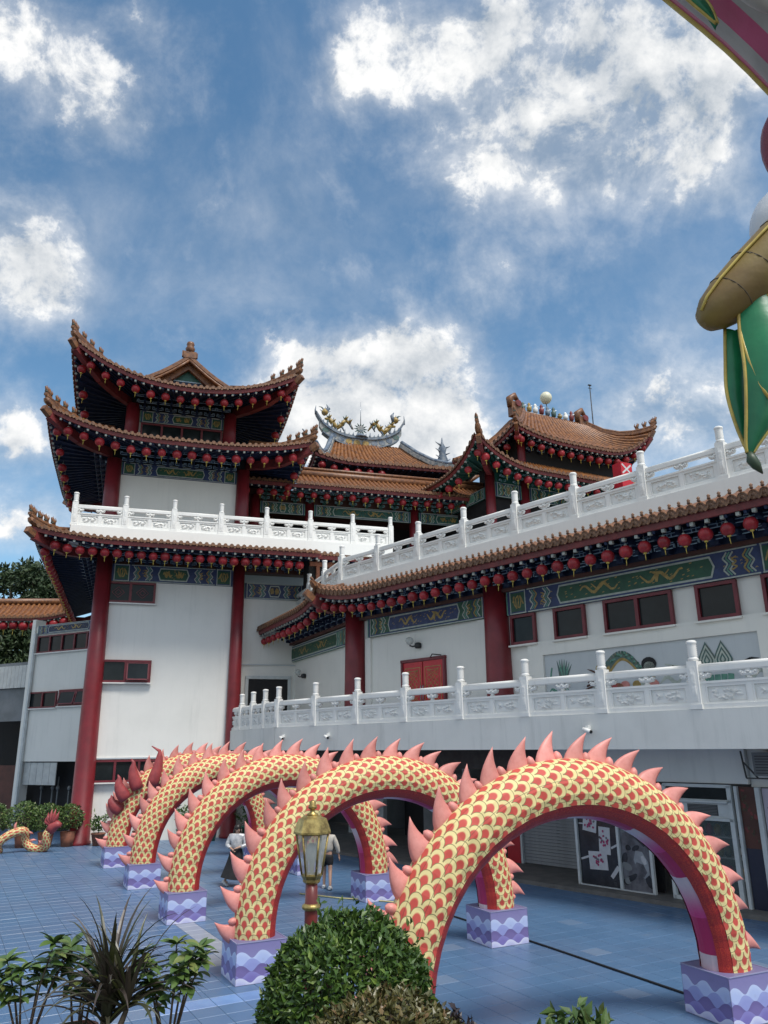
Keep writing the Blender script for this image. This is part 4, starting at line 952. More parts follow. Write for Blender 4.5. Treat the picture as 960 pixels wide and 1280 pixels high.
# eave end tiles one by one
et = MB().use('tile_end'); pr = [(.118, -.012), (.118, .012), (.085, .026), (.03, .034)]
a_ = et.v; R90 = Matrix.Rotation(pi / 2, 3, 'X'); et.lathe([(.118, -.05), (.118, .012), (.10, .022), (.092, .012), (.05, .012), (.035, .03), (.01, .032)], 14, (0, 0, 0), False); et.v = [tuple(R90 @ Vector(q)) for q in et.v]
for k in range(6): a = 2 * pi * k / 6; et.box((.07 * cos(a), -.018, .07 * sin(a)), (.03, .014, .03))
et.use('tile'); et.tube([(0, .0, .0), (0, .5, .19)], .105, 8, False); ETM = et.mesh('end_tile')
dp = MB().use('tile_end'); dp.prism([(-.10, .03), (-.06, -.06), (0, -.11), (.06, -.06), (.10, .03), (0, .0)], -.015, .015); dp.box((0, -.018, -.03), (.05, .008, .05)); DPM = dp.mesh('drip_tile')
kb = MB().use('tile_end'); kb.lathe([(.03, 0), (.045, .03), (.03, .06), (.045, .09), (.01, .13)], 8); KNB = kb.mesh('tile_knob')
for s in (sR, sE):
    n = int(s.L / .245)
    for i in range(n):
        t = .004 + .992 * (i + .5) / n; p = s(t, 0); an = atan2(s.out.y, s.out.x) + pi / 2
        link('end_tile', ETM, rw, FR @ T(p.x, p.y, p.z + .03) @ RZ(an)); q = s(min(1, t + .1225 / s.L), 0); link('drip_tile', DPM, rw, FR @ T(q.x + s.out.x * .03, q.y + s.out.y * .03, q.z + .0) @ RZ(an))
        if s is sR: link('tile_knob', KNB, rw, FR @ T(p.x + s.out.x * -.06, p.y - s.out.y * .06 * -1, p.z + .14))
for s, wa, wb, F0 in ((sR, Vector((-11.6, -.25, 9.2)), Vector((XR, -.25, 9.2)), FR),):
    f, d, sf = eave_trim(s, wa, wb); part('fascia', f, rw, FR); part('rafter_ends', d, rw, FR, 'stuff'); part('soffit', sf, rw, FR)
wEa = FR.inverted() @ (FE @ Vector((-L_E - .2, -.25, 9.2)))
f, d, sf = eave_trim(sE, wEa, Vector((-11.6, -.25, 9.2))); part('fascia', f, rw, FR); part('rafter_ends', d, rw, FR, 'stuff'); part('soffit', sf, rw, FR)
wallbox(rw, FR, -11.6, XR, -.2, .005, 8.29, 9.3, 'navy', 'bracket_wall'); brackets(rw, FR, -11.3, XR, -.22, 8.285, .66, sc=1.08); brackets(rw, FE, -L_E + .2, -.2, -.2, 8.28, .66, sc=1.08)
h = MB(); pth = hip_ridge(h, [sR(0, r) for r in (0, .2, .5, 1)], .12, .3); part('hip_ridge', h, rw, FR)
cb = MB(); corner_beam(cb, Vector((-11.6, -.2, 8.9)), sR(0, 0) + Vector((-.05, -.05, -.36)), .24); part('corner_beam', cb, rw, FR)
lantern_row(FR, sR, 36, 'large red lantern from the left under the long tiled eave over the balcony', 'lanterns under the long wing eave', .012, .985, .30, .56, .74)
lantern_row(FR, sE, 13, 'red lantern from the far end in the close row left of the corner beam', 'lanterns under the short receding eave', .06, .97, .30, .56, .72)
# parapet and upper balustrade
wallbox(rw, FR, -12.95, XR, .1, .45, 9.1, 10.03, 'white_stone', 'parapet')
zu = 10.032; ub = [(-12.85 + 2.28 * k, .25, zu) for k in range(9)]
balustrade(FR, ub, 'upper white carved balustrade climbing above the long lantern eave to the right edge')
AU = FR.inverted(); e0 = FR @ Vector((-12.85, .25, zu)); dE = Vector((-sin(radians(23)), cos(radians(23)), 0))
eu = [FR.inverted() @ (e0 + dE * q + Vector((0, 0, -.06 * q))) for q in (8.8, 6.6, 4.4, 2.2, 0)]
balustrade(FR, eu, 'upper white carved balustrade on the short receding side left of the corner', lastpost=False)
b = MB().use('white_stone'); p1_, p2_ = [FR.inverted() @ (e0 + dE * q) for q in (8.9, 0)]; b.bar((p1_.x, p1_.y, 9.3), (p2_.x, p2_.y, 9.55), .3, .95); part('parapet', b, rw, FR)
wallbox(rw, FR, -12.7, XR, .46, 9, 9.41, 9.6, 'grey_wall', 'roof_terrace')
# balcony
yb = -2.2; xb0 = -13.5
wallbox(rw, FR, xb0, XR, yb - .12, .0, 3.52, 3.7, 'slab_paint', 'balcony_slab'); wallbox(rw, FR, xb0, XR, yb - .12, yb + .14, 3.701, 4.33, 'slab_paint', 'balcony_front')
cB = FR @ Vector((xb0, yb, 0)); FB = T(cB.x, cB.y, 0) @ RZ(radians(-(90 - 27)))
LB = 6.2
wallbox(rw, FB, -LB, 0, -.12, .14, 3.522, 4.329, 'slab_paint', 'balcony_front'); wallbox(rw, FB, -LB, 0, -.0, 3.4, 3.523, 3.69, 'slab_paint', 'balcony_slab')
zl = 4.334; lb = [(xb0 + 2.344 * k, yb, zl) for k in range(9)]
balustrade(FR, lb, 'lower white carved balustrade along the balcony over the shops')
balustrade(FB, [(-LB + LB / 4 * k, 0, zl) for k in range(5)], 'lower white carved balustrade on the short end of the balcony beside the tower', lastpost=False)
wallbox(rw, FR, -13, XR, -2.0, .0, 4.2, 4.3, 'grey_wall', 'balcony_floor')
for x, lab in ((-10.2, 'small white security camera on the balcony front left of centre'), (.15, 'small white security camera on the balcony front near the right'), (-12.9, 'small white security camera at the left end of the balcony front')):
    o = thing('security_camera', FR @ Vector((x, yb, 4.0)), lab, 'camera', 'cameras on the balcony front')
    b = MB().use('white_stone'); b.box((x, yb - .17, 4.02), (.09, .1, .09)); b.tube([(x, yb - .2, 4.0), (x + .03, yb - .24, 3.96)], .02, 6); part('mount', b, o, FR)
    b = MB().use('white_stone'); b.tube([(x - .09, yb - .24, 3.98), (x + .14, yb - .28, 3.92)], .05, 8); b.use('rubber'); b.tube([(x + .14, yb - .28, 3.92), (x + .16, yb - .284, 3.915)], .042, 8); part('body', b, o, FR)

# ---------------------------------------------------------------- shops under the balcony
wallbox(rw, FR, -2.75, 2.72, -.03, .3, 2.72, 3.519, 'slab_paint', 'fascia_wall'); wallbox(rw, FR, 2.73, XR, .10, .4, 2.66, 3.519, 'slab_paint', 'fascia_wall')
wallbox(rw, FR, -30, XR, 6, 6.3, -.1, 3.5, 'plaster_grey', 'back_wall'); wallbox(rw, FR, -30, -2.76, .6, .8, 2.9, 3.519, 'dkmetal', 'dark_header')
for x in (-5.8,): wallbox(rw, FR, x - .30, x + .22, 1.72, 1.95, .1, 2.9, 'red_door', 'red_panel')
b = MB().use('shutter')
so_ = MB().use('frame_white'); so_.box((-5.52, 1.76, 1.4), (.07, .10, 2.6)); so_.box((-3.35, 1.76, 1.4), (.07, .1, 2.6)); so_.use('shutter'); so_.box((-4.43, 1.74, 2.6), (2.1, .3, .35)); sh_ = part('roller_shutter', so_, rw, FR)
sm_ = MB().use('shutter'); sm_.prism([(-1.05, 0), (1.05, 0), (1.05, .085), (-1.05, .085)], -.012, .012); sm_.prism([(-1.05, .02), (1.05, .02), (1.05, .06), (-1.05, .06)], -.028, -.013); SLAT = sm_.mesh('slat')
for k in range(25): link('slat', SLAT, sh_, FR @ T(-4.43, 1.82, .12 + .093 * k))
# poster windows
b = MB().use('frame_white')
for x in (-2.12, -.85, .06): b.box((x, -.03, 1.36), (.07, .09, 2.62))
b.box((-1.03, -.031, 2.64), (2.2, .088, .07)); b.box((-1.03, -.031, .09), (2.2, .088, .06)); pw_ = part('poster_window', b, rw, FR)
b = MB().use('poster_black'); b.box((-1.485, 0, 1.36), (1.19, .02, 2.5)); 
for x, z, wd, ht, an in ((-1.72, 2.25, .42, .34, .05), (-1.25, 2.05, .42, .5, -.08), (-1.70, 1.62, .42, .42, .14), (-1.28, 1.22, .34, .66, .05), (-1.52, .72, .56, .44, -.04)):
    b.use('paper'); b.box((x, -.014 - .002 * (x + 2), z), (wd, .004, ht), Matrix.Rotation(an, 3, 'Y')); rp = random.Random(int(z * 100))
    for k in range(16): blob(b, x + rp.gauss(0, wd * .16), z + rp.gauss(0, ht * .15), .035, .028, 'petal' if k % 4 else 'poster_grey', -.0225 - .0002 * k - .002 * (x + 2), 7, rp.random() * 3)
b.use('paper'); b.ribbon([(-2.05, .72), (-1.8, .80)], .05, -.013); b.ribbon([(-1.15, .35), (-.92, .62)], .10, -.013); b.ribbon([(-2.05, 1.6), (-1.92, 1.6)], .03, -.013); b.ribbon([(-1.1, 1.05), (-.9, 1.15)], .05, -.013)
part('poster', b, pw_, FR)
b = MB().use('poster_grey'); b.box((-.40, 0, 1.36), (.83, .02, 2.5)); rp = random.Random(4)
for k in range(34): blob(b, rp.uniform(-.74, -.04), rp.uniform(.2, 2.4), rp.uniform(.05, .17), rp.uniform(.03, .1), ('poster_black', 'plaster_grey', 'poster_grey', 'black_cloth')[k % 4], -.0125 - .0002 * k, 9, rp.random() * 3)
blob(b, -.25, .75, .20, .34, 'metal', -.02, 7, .3); blob(b, -.30, .62, .16, .2, 'poster_grey', -.021, 6, .9); blob(b, -.18, .85, .07, .12, 'paper', -.0215, 6, .4); blob(b, -.45, 2.0, .12, .09, 'paper', -.0216, 8, .4); b.use('poster_black'); b.ribbon([(-.75, 1.9), (-.4, 1.5), (-.1, 1.2)], [.1, .22, .12], -.0205)
part('poster', b, pw_, FR)
wallbox(rw, FR, -2.2, .1, .35, .42, .1, 2.7, 'dark', 'shop_back')
# glazed shop front with white door frame
b = MB().use('frame_white')
for x, wd in ((.62, .08), (2.26, .10), (2.42, .07)): b.box((x, -.05, 1.36), (wd, .11, 2.62))
b.box((1.45, -.051, 2.66), (1.7, .108, .07)); b.box((1.45, -.051, 2.33), (1.7, .108, .06)); b.box((1.45, -.051, 1.92), (1.7, .108, .06)); b.box((1.45, -.051, .13), (1.7, .108, .1)); sf_ = part('shop_front', b, rw, FR)
b = MB().use('frame_white'); b.box((1.44, -.02, 2.13), (1.56, .04, .36)); b.use('dkmetal'); b.box((1.55, -.045, 2.12), (.75, .02, .24)); b.use('plaster_grey')
for k in range(7): b.box((1.55, -.058, 2.02 + .033 * k), (.72, .01, .012))
part('air_vent', b, sf_, FR); b = MB().use('frame_white'); b.box((1.44, -.12, 2.31), (1.55, .10, .04)); part('awning_rail', b, sf_, FR)
b = MB().use('shop_glass'); b.box((1.44, -.02, 1.04), (1.55, .012, 1.7)); part('pane', b, sf_, FR); b = MB().use('glass'); b.box((1.44, -.03, 2.49), (1.55, .012, .28)); part('pane', b, sf_, FR)
wallbox(rw, FR, .5, 2.6, 1.6, 1.7, .1, 2.7, 'plaster_grey', 'shop_back'); b = MB().use('frame_white')
for z in (.6, 1.05, 1.5): b.box((1.44, .5, z), (1.5, .4, .03))
shf = part('shelf_unit', b, rw, FR); rp = random.Random(8)
for z in (.62, 1.07, 1.52):
    for k in range(7): b = MB().use(('stock', 'petal', 'paper', 'gold', 'leaf_shrub')[(k * 2 + int(z * 10)) % 5]); b.lathe([(.05, z), (.09, z + .08), (.08, z + .18), (.03, z + .26)], 7, (.8 + .2 * k, .42 + rp.random() * .1, 0)); part('vase', b, shf, FR)
# dark pillar panel and sign at the right edge
wallbox(rw, FR, 2.47, 2.86, -.02, .1, .1, 2.66, 'brown', 'dark_panel'); wallbox(rw, FR, 2.48, 2.85, -.032, -.021, .1, 1.35, 'navy_panel', 'navy_panel')
rp = random.Random(12); b = MB()
for k in range(40): blob(b, rp.uniform(2.53, 2.8), rp.uniform(1.45, 2.6), .05, .03, ('fascia', 'brown', 'bark')[k % 3], -.0225 - .0002 * k, 6, rp.random() * 3)
part('pattern_print', b, rw, FR)
b = MB().use('frame_white'); b.box((2.92, -.05, 1.36), (.10, .12, 2.6)); part('frame_post', b, rw, FR)
sg = MB().use('sign_pink'); sg.box((3.75, 0, 1.36), (1.5, .04, 2.56)); sign = part('sign_board', sg, None, FR); tag(sign, 'pale pink shop sign with dark red characters at the right edge', 'sign')
for k in range(9): sg = MB(); rp = random.Random(40 + k); blob(sg, 3.15 + rp.random() * .3, .55 + .11 * k, .10, .08, 'petal' if k % 3 else 'sign_pink', -.022 - .0005 * k, 8, rp.random() * 3); part('flower_print', sg, sign, FR)
def text(body, x, z, size, mt, parent, F, y=-.025, shear=0):
    cu = bpy.data.curves.new('lettering', 'FONT'); cu.body = body; cu.size = size; cu.extrude = .002; cu.shear = shear
    o = bpy.data.objects.new('lettering', cu); COL.objects.link(o)
    dg = bpy.context.evaluated_depsgraph_get(); me = bpy.data.meshes.new_from_object(o.evaluated_get(dg)); bpy.data.objects.remove(o)
    me.materials.clear(); me.materials.append(M[mt]); link('lettering', me, parent, F @ T(x, y, z) @ Matrix.Rotation(pi / 2, 4, 'X'))
text('花嫁', 3.06, 2.02, .30, 'sign_ink', sign, FR); text('Lovely', 3.06, 1.72, .15, 'sign_ink', sign, FR, shear=.35); text('Flora', 3.14, 1.58, .12, 'sign_ink', sign, FR, shear=.35)
b = MB().use('dkmetal')
for q in (((2.72, -.2, 3.45), (2.78, -.2, 2.86)), ((2.78, -.2, 2.86), (3.6, -.2, 2.86)), ((2.76, -.2, 3.2), (3.05, -.2, 2.86)), ((3.6, -.2, 2.86), (3.6, -.2, 3.45))): b.bar(q[0], q[1], .03, .03)
acu = thing('air_conditioner', FR @ Vector((3.3, -.2, 2.9)), 'air conditioner unit on a black wall bracket above the pink sign', 'air conditioner'); part('bracket', b, acu, FR)
b = MB().use('plaster_grey'); b.box((3.35, -.2, 3.17), (.6, .35, .5)); b.use('dkmetal')
for k in range(7): b.box((3.35, -.378, 2.98 + .06 * k), (.5, .006, .02))
part('case', b, acu, FR)
# left part of the undercroft: grey partitions and dark gaps
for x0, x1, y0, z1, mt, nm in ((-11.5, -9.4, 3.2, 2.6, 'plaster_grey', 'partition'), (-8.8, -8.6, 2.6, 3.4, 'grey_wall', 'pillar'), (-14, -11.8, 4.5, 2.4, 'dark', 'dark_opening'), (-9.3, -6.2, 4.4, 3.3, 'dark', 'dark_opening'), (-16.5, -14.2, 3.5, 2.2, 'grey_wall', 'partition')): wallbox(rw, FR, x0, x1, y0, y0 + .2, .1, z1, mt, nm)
b = MB().use('metal')
for k in range(3): b.box((-8.2 + .6 * k, 3.6, 1.8), (.06, .06, 2.4))
b.box((-7.6, 3.6, 2.0), (1.3, .06, .08)); b.box((-7.6, 3.6, 1.2), (1.3, .3, .35)); part('grille', b, rw, FR)

# ================================================================ HALLS BEHIND THE TERRACES
def simple_roof(root, F, strips, walls, ridge_ends=(), rolls=.30, mats=('fascia', 'navy'), rad=.085):
    d, r_ = MB(), MB()
    for k, s in enumerate(strips):
        roof_deck(d, s, 20, 4); roof_rolls(r_, s, rolls, rad)
        f, dd, sf = eave_trim(s, *walls[k], mats=mats); part('fascia', f, root, F); part('rafter_ends', dd, root, F, 'stuff'); part('soffit', sf, root, F)
    part('roof_deck', d, root, F); part('roof_tiles', r_, root, F, 'stuff')
# gallery, long low roof right of the tower
FG = T(*(FT @ Vector((0, 1.2, 0)))) @ RZ(A18 - .02)
gal = thing('gallery', FG @ Vector((12, 3, 12.4)), 'long open gallery with orange tiled roof between the tower and the pavilion', 'building', None, A18)
gs = Strip((5.2, 0, 16.45), (20.2, 0, 16.45), (5.2, 2.6, 17.75), (20.2, 2.6, 17.75), sag=.14)
simple_roof(gal, FG, [gs], [((5.2, 1.9, 16.7), (20.2, 1.9, 16.7))], rolls=.27, rad=.08)
b = MB().use('tile_ridge'); b.tube([(5.2, 2.7, 17.9), (20.2, 2.7, 17.9)], .24, 8); b.tube([(5.2, 2.6, 18.18), (20.2, 2.6, 18.18)], .1, 6); part('ridge', b, gal, FG)
lantern_row(FG, gs, 21, 'red lantern from the left under the gallery roof beside the tower', 'lanterns under the gallery roof', .07, .985, .4, .52, .86)
for x in (6.9, 9.75, 15.6, 19.5): column(gal, FG, x, 1.9, 12.4, 16.2, .27, .25)
for x0, x1, k in ((7.15, 9.5, 31), (10.0, 15.35, 32), (15.85, 19.3, 33)): part('painted_beam', frieze(x1 - x0, .62, k, 'teal', 'teal', rich=False), gal, FG @ T(x0, 1.75, 15.25))
for x0, x1, k in ((7.15, 9.5, 35), (10.0, 15.35, 36), (15.85, 19.3, 37)): part('painted_beam', frieze(x1 - x0, .5, k, 'teal', 'navy', rich=False), gal, FG @ T(x0, 3.9, 14.2))
wallbox(gal, FG, 5, 21, 1.95, 5.5, 15.9, 16.6, 'brown', 'ceiling'); wallbox(gal, FG, 5, 21, 5.5, 5.7, 12.3, 16.5, 'dark', 'back_wall'); brackets(gal, FG, 7, 19.5, 1.8, 15.9, .8, BR_T, sc=.8)
b = MB().use('plaster_grey'); b.box((12.5, 2.5, 12.38), (16, 7.5, .12)); part('floor', b, gal, FG)
# small tiled hut behind the upper balustrade
FH2 = FT @ T(9.3, -2.0, 0) @ RZ(.10)
hut = thing('tiled_porch', FH2 @ Vector((1.5, 1, 11)), 'small porch with a short tiled roof behind the upper balustrade', 'porch')
hs_ = Strip((-.6, 0, 12.05), (3.4, 0, 12.1), (-.6, 1.6, 12.65), (3.4, 1.6, 12.65), sag=.03, lb=.2, zb=2); simple_roof(hut, FH2, [hs_], [((-.6, 1.6, 12.1), (3.4, 1.6, 12.1))])
wallbox(hut, FH2, -.3, 3.2, .8, 1.6, 9.5, 12.0, 'dark', 'wall'); b = MB().use('terra')
for k in range(5): b.box((.1 + .6 * k, .7, 11.2), (.16, .12, 1.5))
b.box((1.3, .68, 11.7), (3.2, .1, .18)); part('timber_frame', b, hut, FH2)

# main hall with the swallowtail ridge
FM = T(-1.49, 46, 0) @ RZ(A18)
hall = thing('main_hall', FM @ Vector((0, 3, 12)), 'distant main hall whose blue grey ridge curls up at both ends', 'hall', None, A18)
ms = Strip((-3.9, -4.3, 19.25), (6.3, -4.3, 19.45), (-1.9, 0, 22.05), (2.75, 0, 22.1), sag=.75, la=.45, za=3, lb=.25, zb=3)
d, r_ = MB(), MB(); roof_deck(d, ms, 14, 8); roof_rolls(r_, ms, .42, .12, 8); part('roof_deck', d, hall, FM); part('roof_tiles', r_, hall, FM, 'stuff'); f, dd, sf = eave_trim(ms, (-3.9, -2, 19.2), (6.3, -2, 19.2)); part('fascia', f, hall, FM); part('soffit', sf, hall, FM)
ml = Strip((-3.9, 4, 19.25), (-3.9, -4.3, 19.25), (-1.9, 1, 22.0), (-1.9, 0, 22.0), sag=.6, lb=.45, zb=3); simple_roof(hall, FM, [ml], [((-2.5, 3, 19.3), (-2.5, -3, 19.3))])
lantern_row(FM, ms, 6, 'tiny red lantern from the left under the main hall eave', 'lanterns under the main hall eave', .05, .4, .4, .55, 1.1)
wallbox(hall, FM, -3, 5.8, -2, 4, 12, 19.3, 'fascia', 'wall')
def bow(k): return 22.35 + 1.15 * abs(k) ** 2.6 + .5 * max(0, abs(k) - .86) * 4
rx = [(-1 + 2 * i / 28) for i in range(29)]
b = MB().use('hall_blue')
def rib_box(mb, f, lo, hi, y0, y1, ks):
    for k0, k1 in zip(ks, ks[1:]):
        x0, x1 = f(k0), f(k1)
        v = [(x, y, bow(k) + z) for k, x in ((k0, x0), (k1, x1)) for y in (y0, y1) for z in (lo, hi)]
        n = mb.verts(v)
        for q in ((0, 1, 3, 2), (4, 6, 7, 5), (0, 4, 5, 1), (2, 3, 7, 6), (1, 5, 7, 3), (0, 2, 6, 4)): mb.face(tuple(n + i for i in q))
fx = lambda k: .05 + 2.95 * k
rib_box(b, fx, .08, .22, -.24, .24, rx); rib_box(b, fx, -.50, -.42, -.24, .24, rx[2:-2]); b.use('hall_pale'); rib_box(b, fx, -.419, .079, -.14, .14, rx[1:-1]); rib_box(b, fx, .221, .30, -.16, .16, rx)
b.use('hall_blue')
for k in (-.8, -.62, -.45, -.28, -.1, .1, .3, .47, .64, .8): blob(b, fx(k), bow(k) - .17, .22, .17, ('hall_blue', 'orn_green', 'gold')[int(abs(k) * 20) % 3], -.16, 9)
b.use('hall_blue')
for k in range(-9, 10): q = k / 10.5; b.tube([(fx(q), -.1, bow(q) + .2), (fx(q) + .05, -.12, bow(q) + .42 + .08 * (k % 3))], [.10, .02], 5)
b.use('hall_blue')
for s in (-1, 1): b.tube([(fx(s), 0, bow(1) + .1), (fx(s) + .06 * s, 0, bow(1) + .38), (fx(s) + .02 * s, 0, bow(1) + .72)], [.10, .05, .01], 6)
part('swallowtail_ridge', b, hall, FM)
for s in (-1, 1):                                                    # verge ridges running down to the eave
    b = MB(); t = 0 if s < 0 else 1; pp = [ms(t, r) + Vector((0, -.1, .2)) for r in (1, .8, .6, .4, .2, 0)]; e = pp[-1]; pp += [e + Vector((.5 * s, -.3, .15)), e + Vector((.9 * s, -.5, .5))]
    b.use('hall_pale'); b.tube(pp, [.22] * 6 + [.16, .05], 6, True, False); b.use('hall_blue'); b.tube([q + Vector((0, -.1, .2)) for q in pp], [.13] * 6 + [.1, .03], 6); part('verge_ridge', b, hall, FM)
for i, sx_ in enumerate((-1, 1)):
    b = MB().use('gold'); c0 = Vector((fx(.52 * sx_), 0, bow(.5) + .4)); pts = [c0 + Vector((sx_ * (.85 - .27 * k), .05 * sin(k), .45 + .30 * sin(k * 1.5) + (.25 if k == 0 else 0))) for k in range(8)]
    b.tube(pts, [.06, .14, .17, .17, .15, .13, .10, .04], 7); b.use('orn_green')
    for k in range(1, 7): b.use('orn_green' if k % 2 else 'hall_blue'); b.tube([pts[k], pts[k] + Vector((.06, 0, .38))], [.13, .01], 5); b.tube([pts[k], pts[k] + Vector((.16 * (-1) ** k, -.1, -.44))], [.09, .04], 5); b.tube([pts[k], pts[k] + Vector((-.2, -.12, .22))], [.08, .01], 5); b.use('gold'); b.tube([pts[k] + Vector((0, -.1, .05)), pts[k] + Vector((.15, -.2, .2))], [.10, .02], 5)
    hd = pts[0]; b.lathe([(.05, -.2), (.20, -.08), (.22, .06), (.12, .2), (.03, .3)], 9, hd + Vector((0, 0, .42)))
    b.use('hall_blue'); b.tube([hd + Vector((-.1, 0, .3)), hd + Vector((-.25 * sx_, 0, .75)), hd + Vector((-.1 * sx_, 0, 1.0))], [.16, .12, .02], 6)
    for k in range(5): a = .3 + k * .6; b.tube([hd + Vector((0, 0, .4)), hd + Vector((.38 * cos(a), -.05, .4 + .42 * sin(a)))], [.09, .01], 5)
    b.use('orn_green'); b.tube([hd + Vector((0, 0, .55)), hd + Vector((.22 * sx_, 0, .78)), hd + Vector((.4 * sx_, 0, .8))], [.07, .04, .01], 5)
    tag(part('dragon_ornament', b, None, FM), ('left' if sx_ < 0 else 'right') + ' ceramic dragon statue standing on the main hall ridge', 'ornament', 'ceramic ridge ornaments')
b = MB().use('hall_blue'); cz = bow(0) + .85; b.lathe([(.5, cz - .62), (.35, cz - .5), (.18, cz - .35)], 10, (.05, 0, 0)); b.use('hall_pale'); i0 = len(b.v); b.tube([(.05, -.06, cz), (.05, .06, cz)], .22, 12); b.use('orn_green')
for k in range(12): a = 2 * pi * k / 12; b.tube([(.05 + .24 * cos(a), 0, cz + .24 * sin(a)), (.05 + .46 * cos(a), 0, cz + .46 * sin(a))], [.06, .01], 5)
b.use('metal'); b.tube([(.05, 0, cz + .3), (.05, 0, cz + 1.9)], [.03, .012], 5); tag(part('sun_finial', b, None, FM), 'sunburst disc with a thin spire in the middle of the main hall ridge', 'ornament', 'ceramic ridge ornaments')
# lower curved roof with dark ornaments to the right of the hall
FM2 = FM @ T(5.0, -1.5, 0)
b = MB().use('tile_ridge'); b.tube([(-.6, 0, 20.0), (.6, 0, 19.95), (1.6, 0, 20.1), (2.4, 0, 20.6), (3.0, 0, 21.3), (3.2, 0, 21.8)], [.2, .2, .2, .18, .14, .05], 7); b.tube([(-.6, -.1, 19.6), (.8, -.1, 19.55), (1.9, -.1, 19.8), (3.0, -.1, 20.6)], .16, 7); b.use('hall_blue'); b.tube([(-.3, 0, 20.3), (1.0, 0, 20.25), (2.0, 0, 20.7), (2.7, 0, 21.4)], .12, 6)
part('lower_ridge', b, hall, FM2); ms2 = Strip((-1, -1.2, 18.7), (5.5, -1.2, 18.7), (-1, .3, 19.7), (5.5, .3, 19.8), sag=.1); simple_roof(hall, FM2, [ms2], [((-1, 1, 18.9), (5.5, 1, 18.9))])
b = MB().use('hall_blue'); b.lathe([(.35, 19.8), (.42, 20.2), (.25, 20.5), (.34, 20.9), (.2, 21.3), (.28, 21.6), (.08, 22.0), (.02, 22.4)], 9, (-.1, -.4, 0), True, .2)
for k in range(8): b.tube([(-.1, -.4, 20.3 + .22 * k), (-.1 + .5 * (-1) ** k, -.5, 20.5 + .22 * k)], [.10, .015], 5)
tag(part('tree_ornament', b, None, FM2), 'dark spiky ceramic figure standing right of the main hall roof', 'ornament', 'ceramic ridge ornaments')
b = MB().use('hall_blue'); pts = [Vector((.7, -.3, 20.45)), Vector((1.1, -.3, 20.65)), Vector((1.5, -.3, 20.5)), Vector((1.9, -.3, 20.9)), Vector((2.2, -.3, 21.5)), Vector((2.6, -.3, 21.8)), Vector((2.7, -.3, 22.4))]
b.tube(pts, [.08, .16, .16, .18, .18, .16, .06], 7)
for q in pts[1:]: b.tube([q, q + Vector((-.1, 0, .4))], [.1, .01], 5); b.tube([q, q + Vector((.1, -.1, -.35))], [.07, .02], 5)
b.use('gold'); b.lathe([(.03, -.1), (.14, 0), (.03, .1)], 7, pts[0] + Vector((-.05, 0, .05))); b.use('orn_green'); b.lathe([(.05, -.1), (.2, .1), (.05, .35)], 7, pts[-1])
tag(part('dragon_ornament', b, None, FM2), 'dark climbing ceramic dragon on the low roof beside the pavilion', 'ornament', 'ceramic ridge ornaments')

# two tier pavilion on the right
FP = T(6.87, 38, 0) @ RZ(radians(27))
pav = thing('pavilion', FP @ Vector((5, 3, 12)), 'red columned pavilion with two orange tiled roofs above the upper balustrade', 'pavilion', None, radians(27))
def ring(z, xa, xb, ya, yb, inx, iny, rise, la, lr, za, sag=.2):
    c = [Vector((xa, ya, z)), Vector((xb, ya, z)), Vector((xb, yb, z)), Vector((xa, yb, z))]; i_ = [Vector((xa + inx, ya + iny, z + rise)), Vector((xb - inx, ya + iny, z + rise)), Vector((xb - inx, yb - iny, z + rise)), Vector((xa + inx, yb - iny, z + rise))]; L4 = [la, lr, lr, la]
    return [Strip(c[k], c[(k + 1) % 4], i_[k], i_[(k + 1) % 4], L4[k], L4[(k + 1) % 4], za, za, sag) for k in range(4)]
lo = ring(17.0, -3.3, 10.5, -1.5, 7.5, 2.4, 2.2, 1.2, 1.35, 1.0, 4.2); wlo = [Vector((-1.2, .5, 17.6)), Vector((9, .5, 17.6)), Vector((9, 6, 17.6)), Vector((-1.2, 6, 17.6))]
upr = ring(19.5, .1, 10.0, -.2, 6.2, 2.6, 2.5, 2.55, .55, 1.75, 4.0, .35); wup = [Vector((1.2, 1, 19.9)), Vector((9, 1, 19.9)), Vector((9, 5, 19.9)), Vector((1.2, 5, 19.9))]
simple_roof(pav, FP, [lo[0], lo[3]], [(wlo[0], wlo[1]), (wlo[3], wlo[0])], mats=('fascia', 'teal')); simple_roof(pav, FP, upr, [(wup[k], wup[(k + 1) % 4]) for k in range(4)], rolls=.40, rad=.115)
for s, t in ((lo[0], 0), (upr[0], 0), (upr[0], 1)):
    h = MB(); pth = hip_ridge(h, [s(t, r) for r in (0, .15, .3, .5, .75, 1)], .15, .25); part('hip_ridge', h, pav, FP); beasts(pav, FP, pth, 5, 1.2, .05, .5)
cb = MB(); corner_beam(cb, Vector((-1.2, .5, 17.2)), lo[0](0, 0) + Vector((.2, .2, -.45)), .26); part('corner_beam', cb, pav, FP); cb = MB(); corner_beam(cb, Vector((9, 1, 19.7)), upr[0](1, 0) + Vector((-.1, .1, -.4)), .22); part('corner_beam', cb, pav, FP); cb = MB(); corner_beam(cb, Vector((1.2, 1, 19.7)), upr[0](0, 0) + Vector((.1, .1, -.4)), .22); part('corner_beam', cb, pav, FP)
b = MB().use('tile_ridge'); b.box((5.1, 3, 22.2), (5.2, .3, .45)); b.tube([(2.5, 3, 22.5), (7.7, 3, 22.5)], .12, 6); part('ridge', b, pav, FP)
for x, s in ((2.6, 1), (7.7, -1)):
    b = MB().use('tile_ridge'); b.box((x, 3, 22.55), (.7, .42, .9)); b.tube([(x - .3, 3, 22.7), (x - .35, 3, 23.2), (x, 3, 23.45), (x + .25, 3, 23.2)], [.2, .22, .22, .1], 8); b.use('fascia'); b.tube([(x + .1, 2.7, 22.9), (x + .1, 3.3, 22.9)], .2, 10); part('ridge_end', b, pav, FP)
rp = random.Random(5)
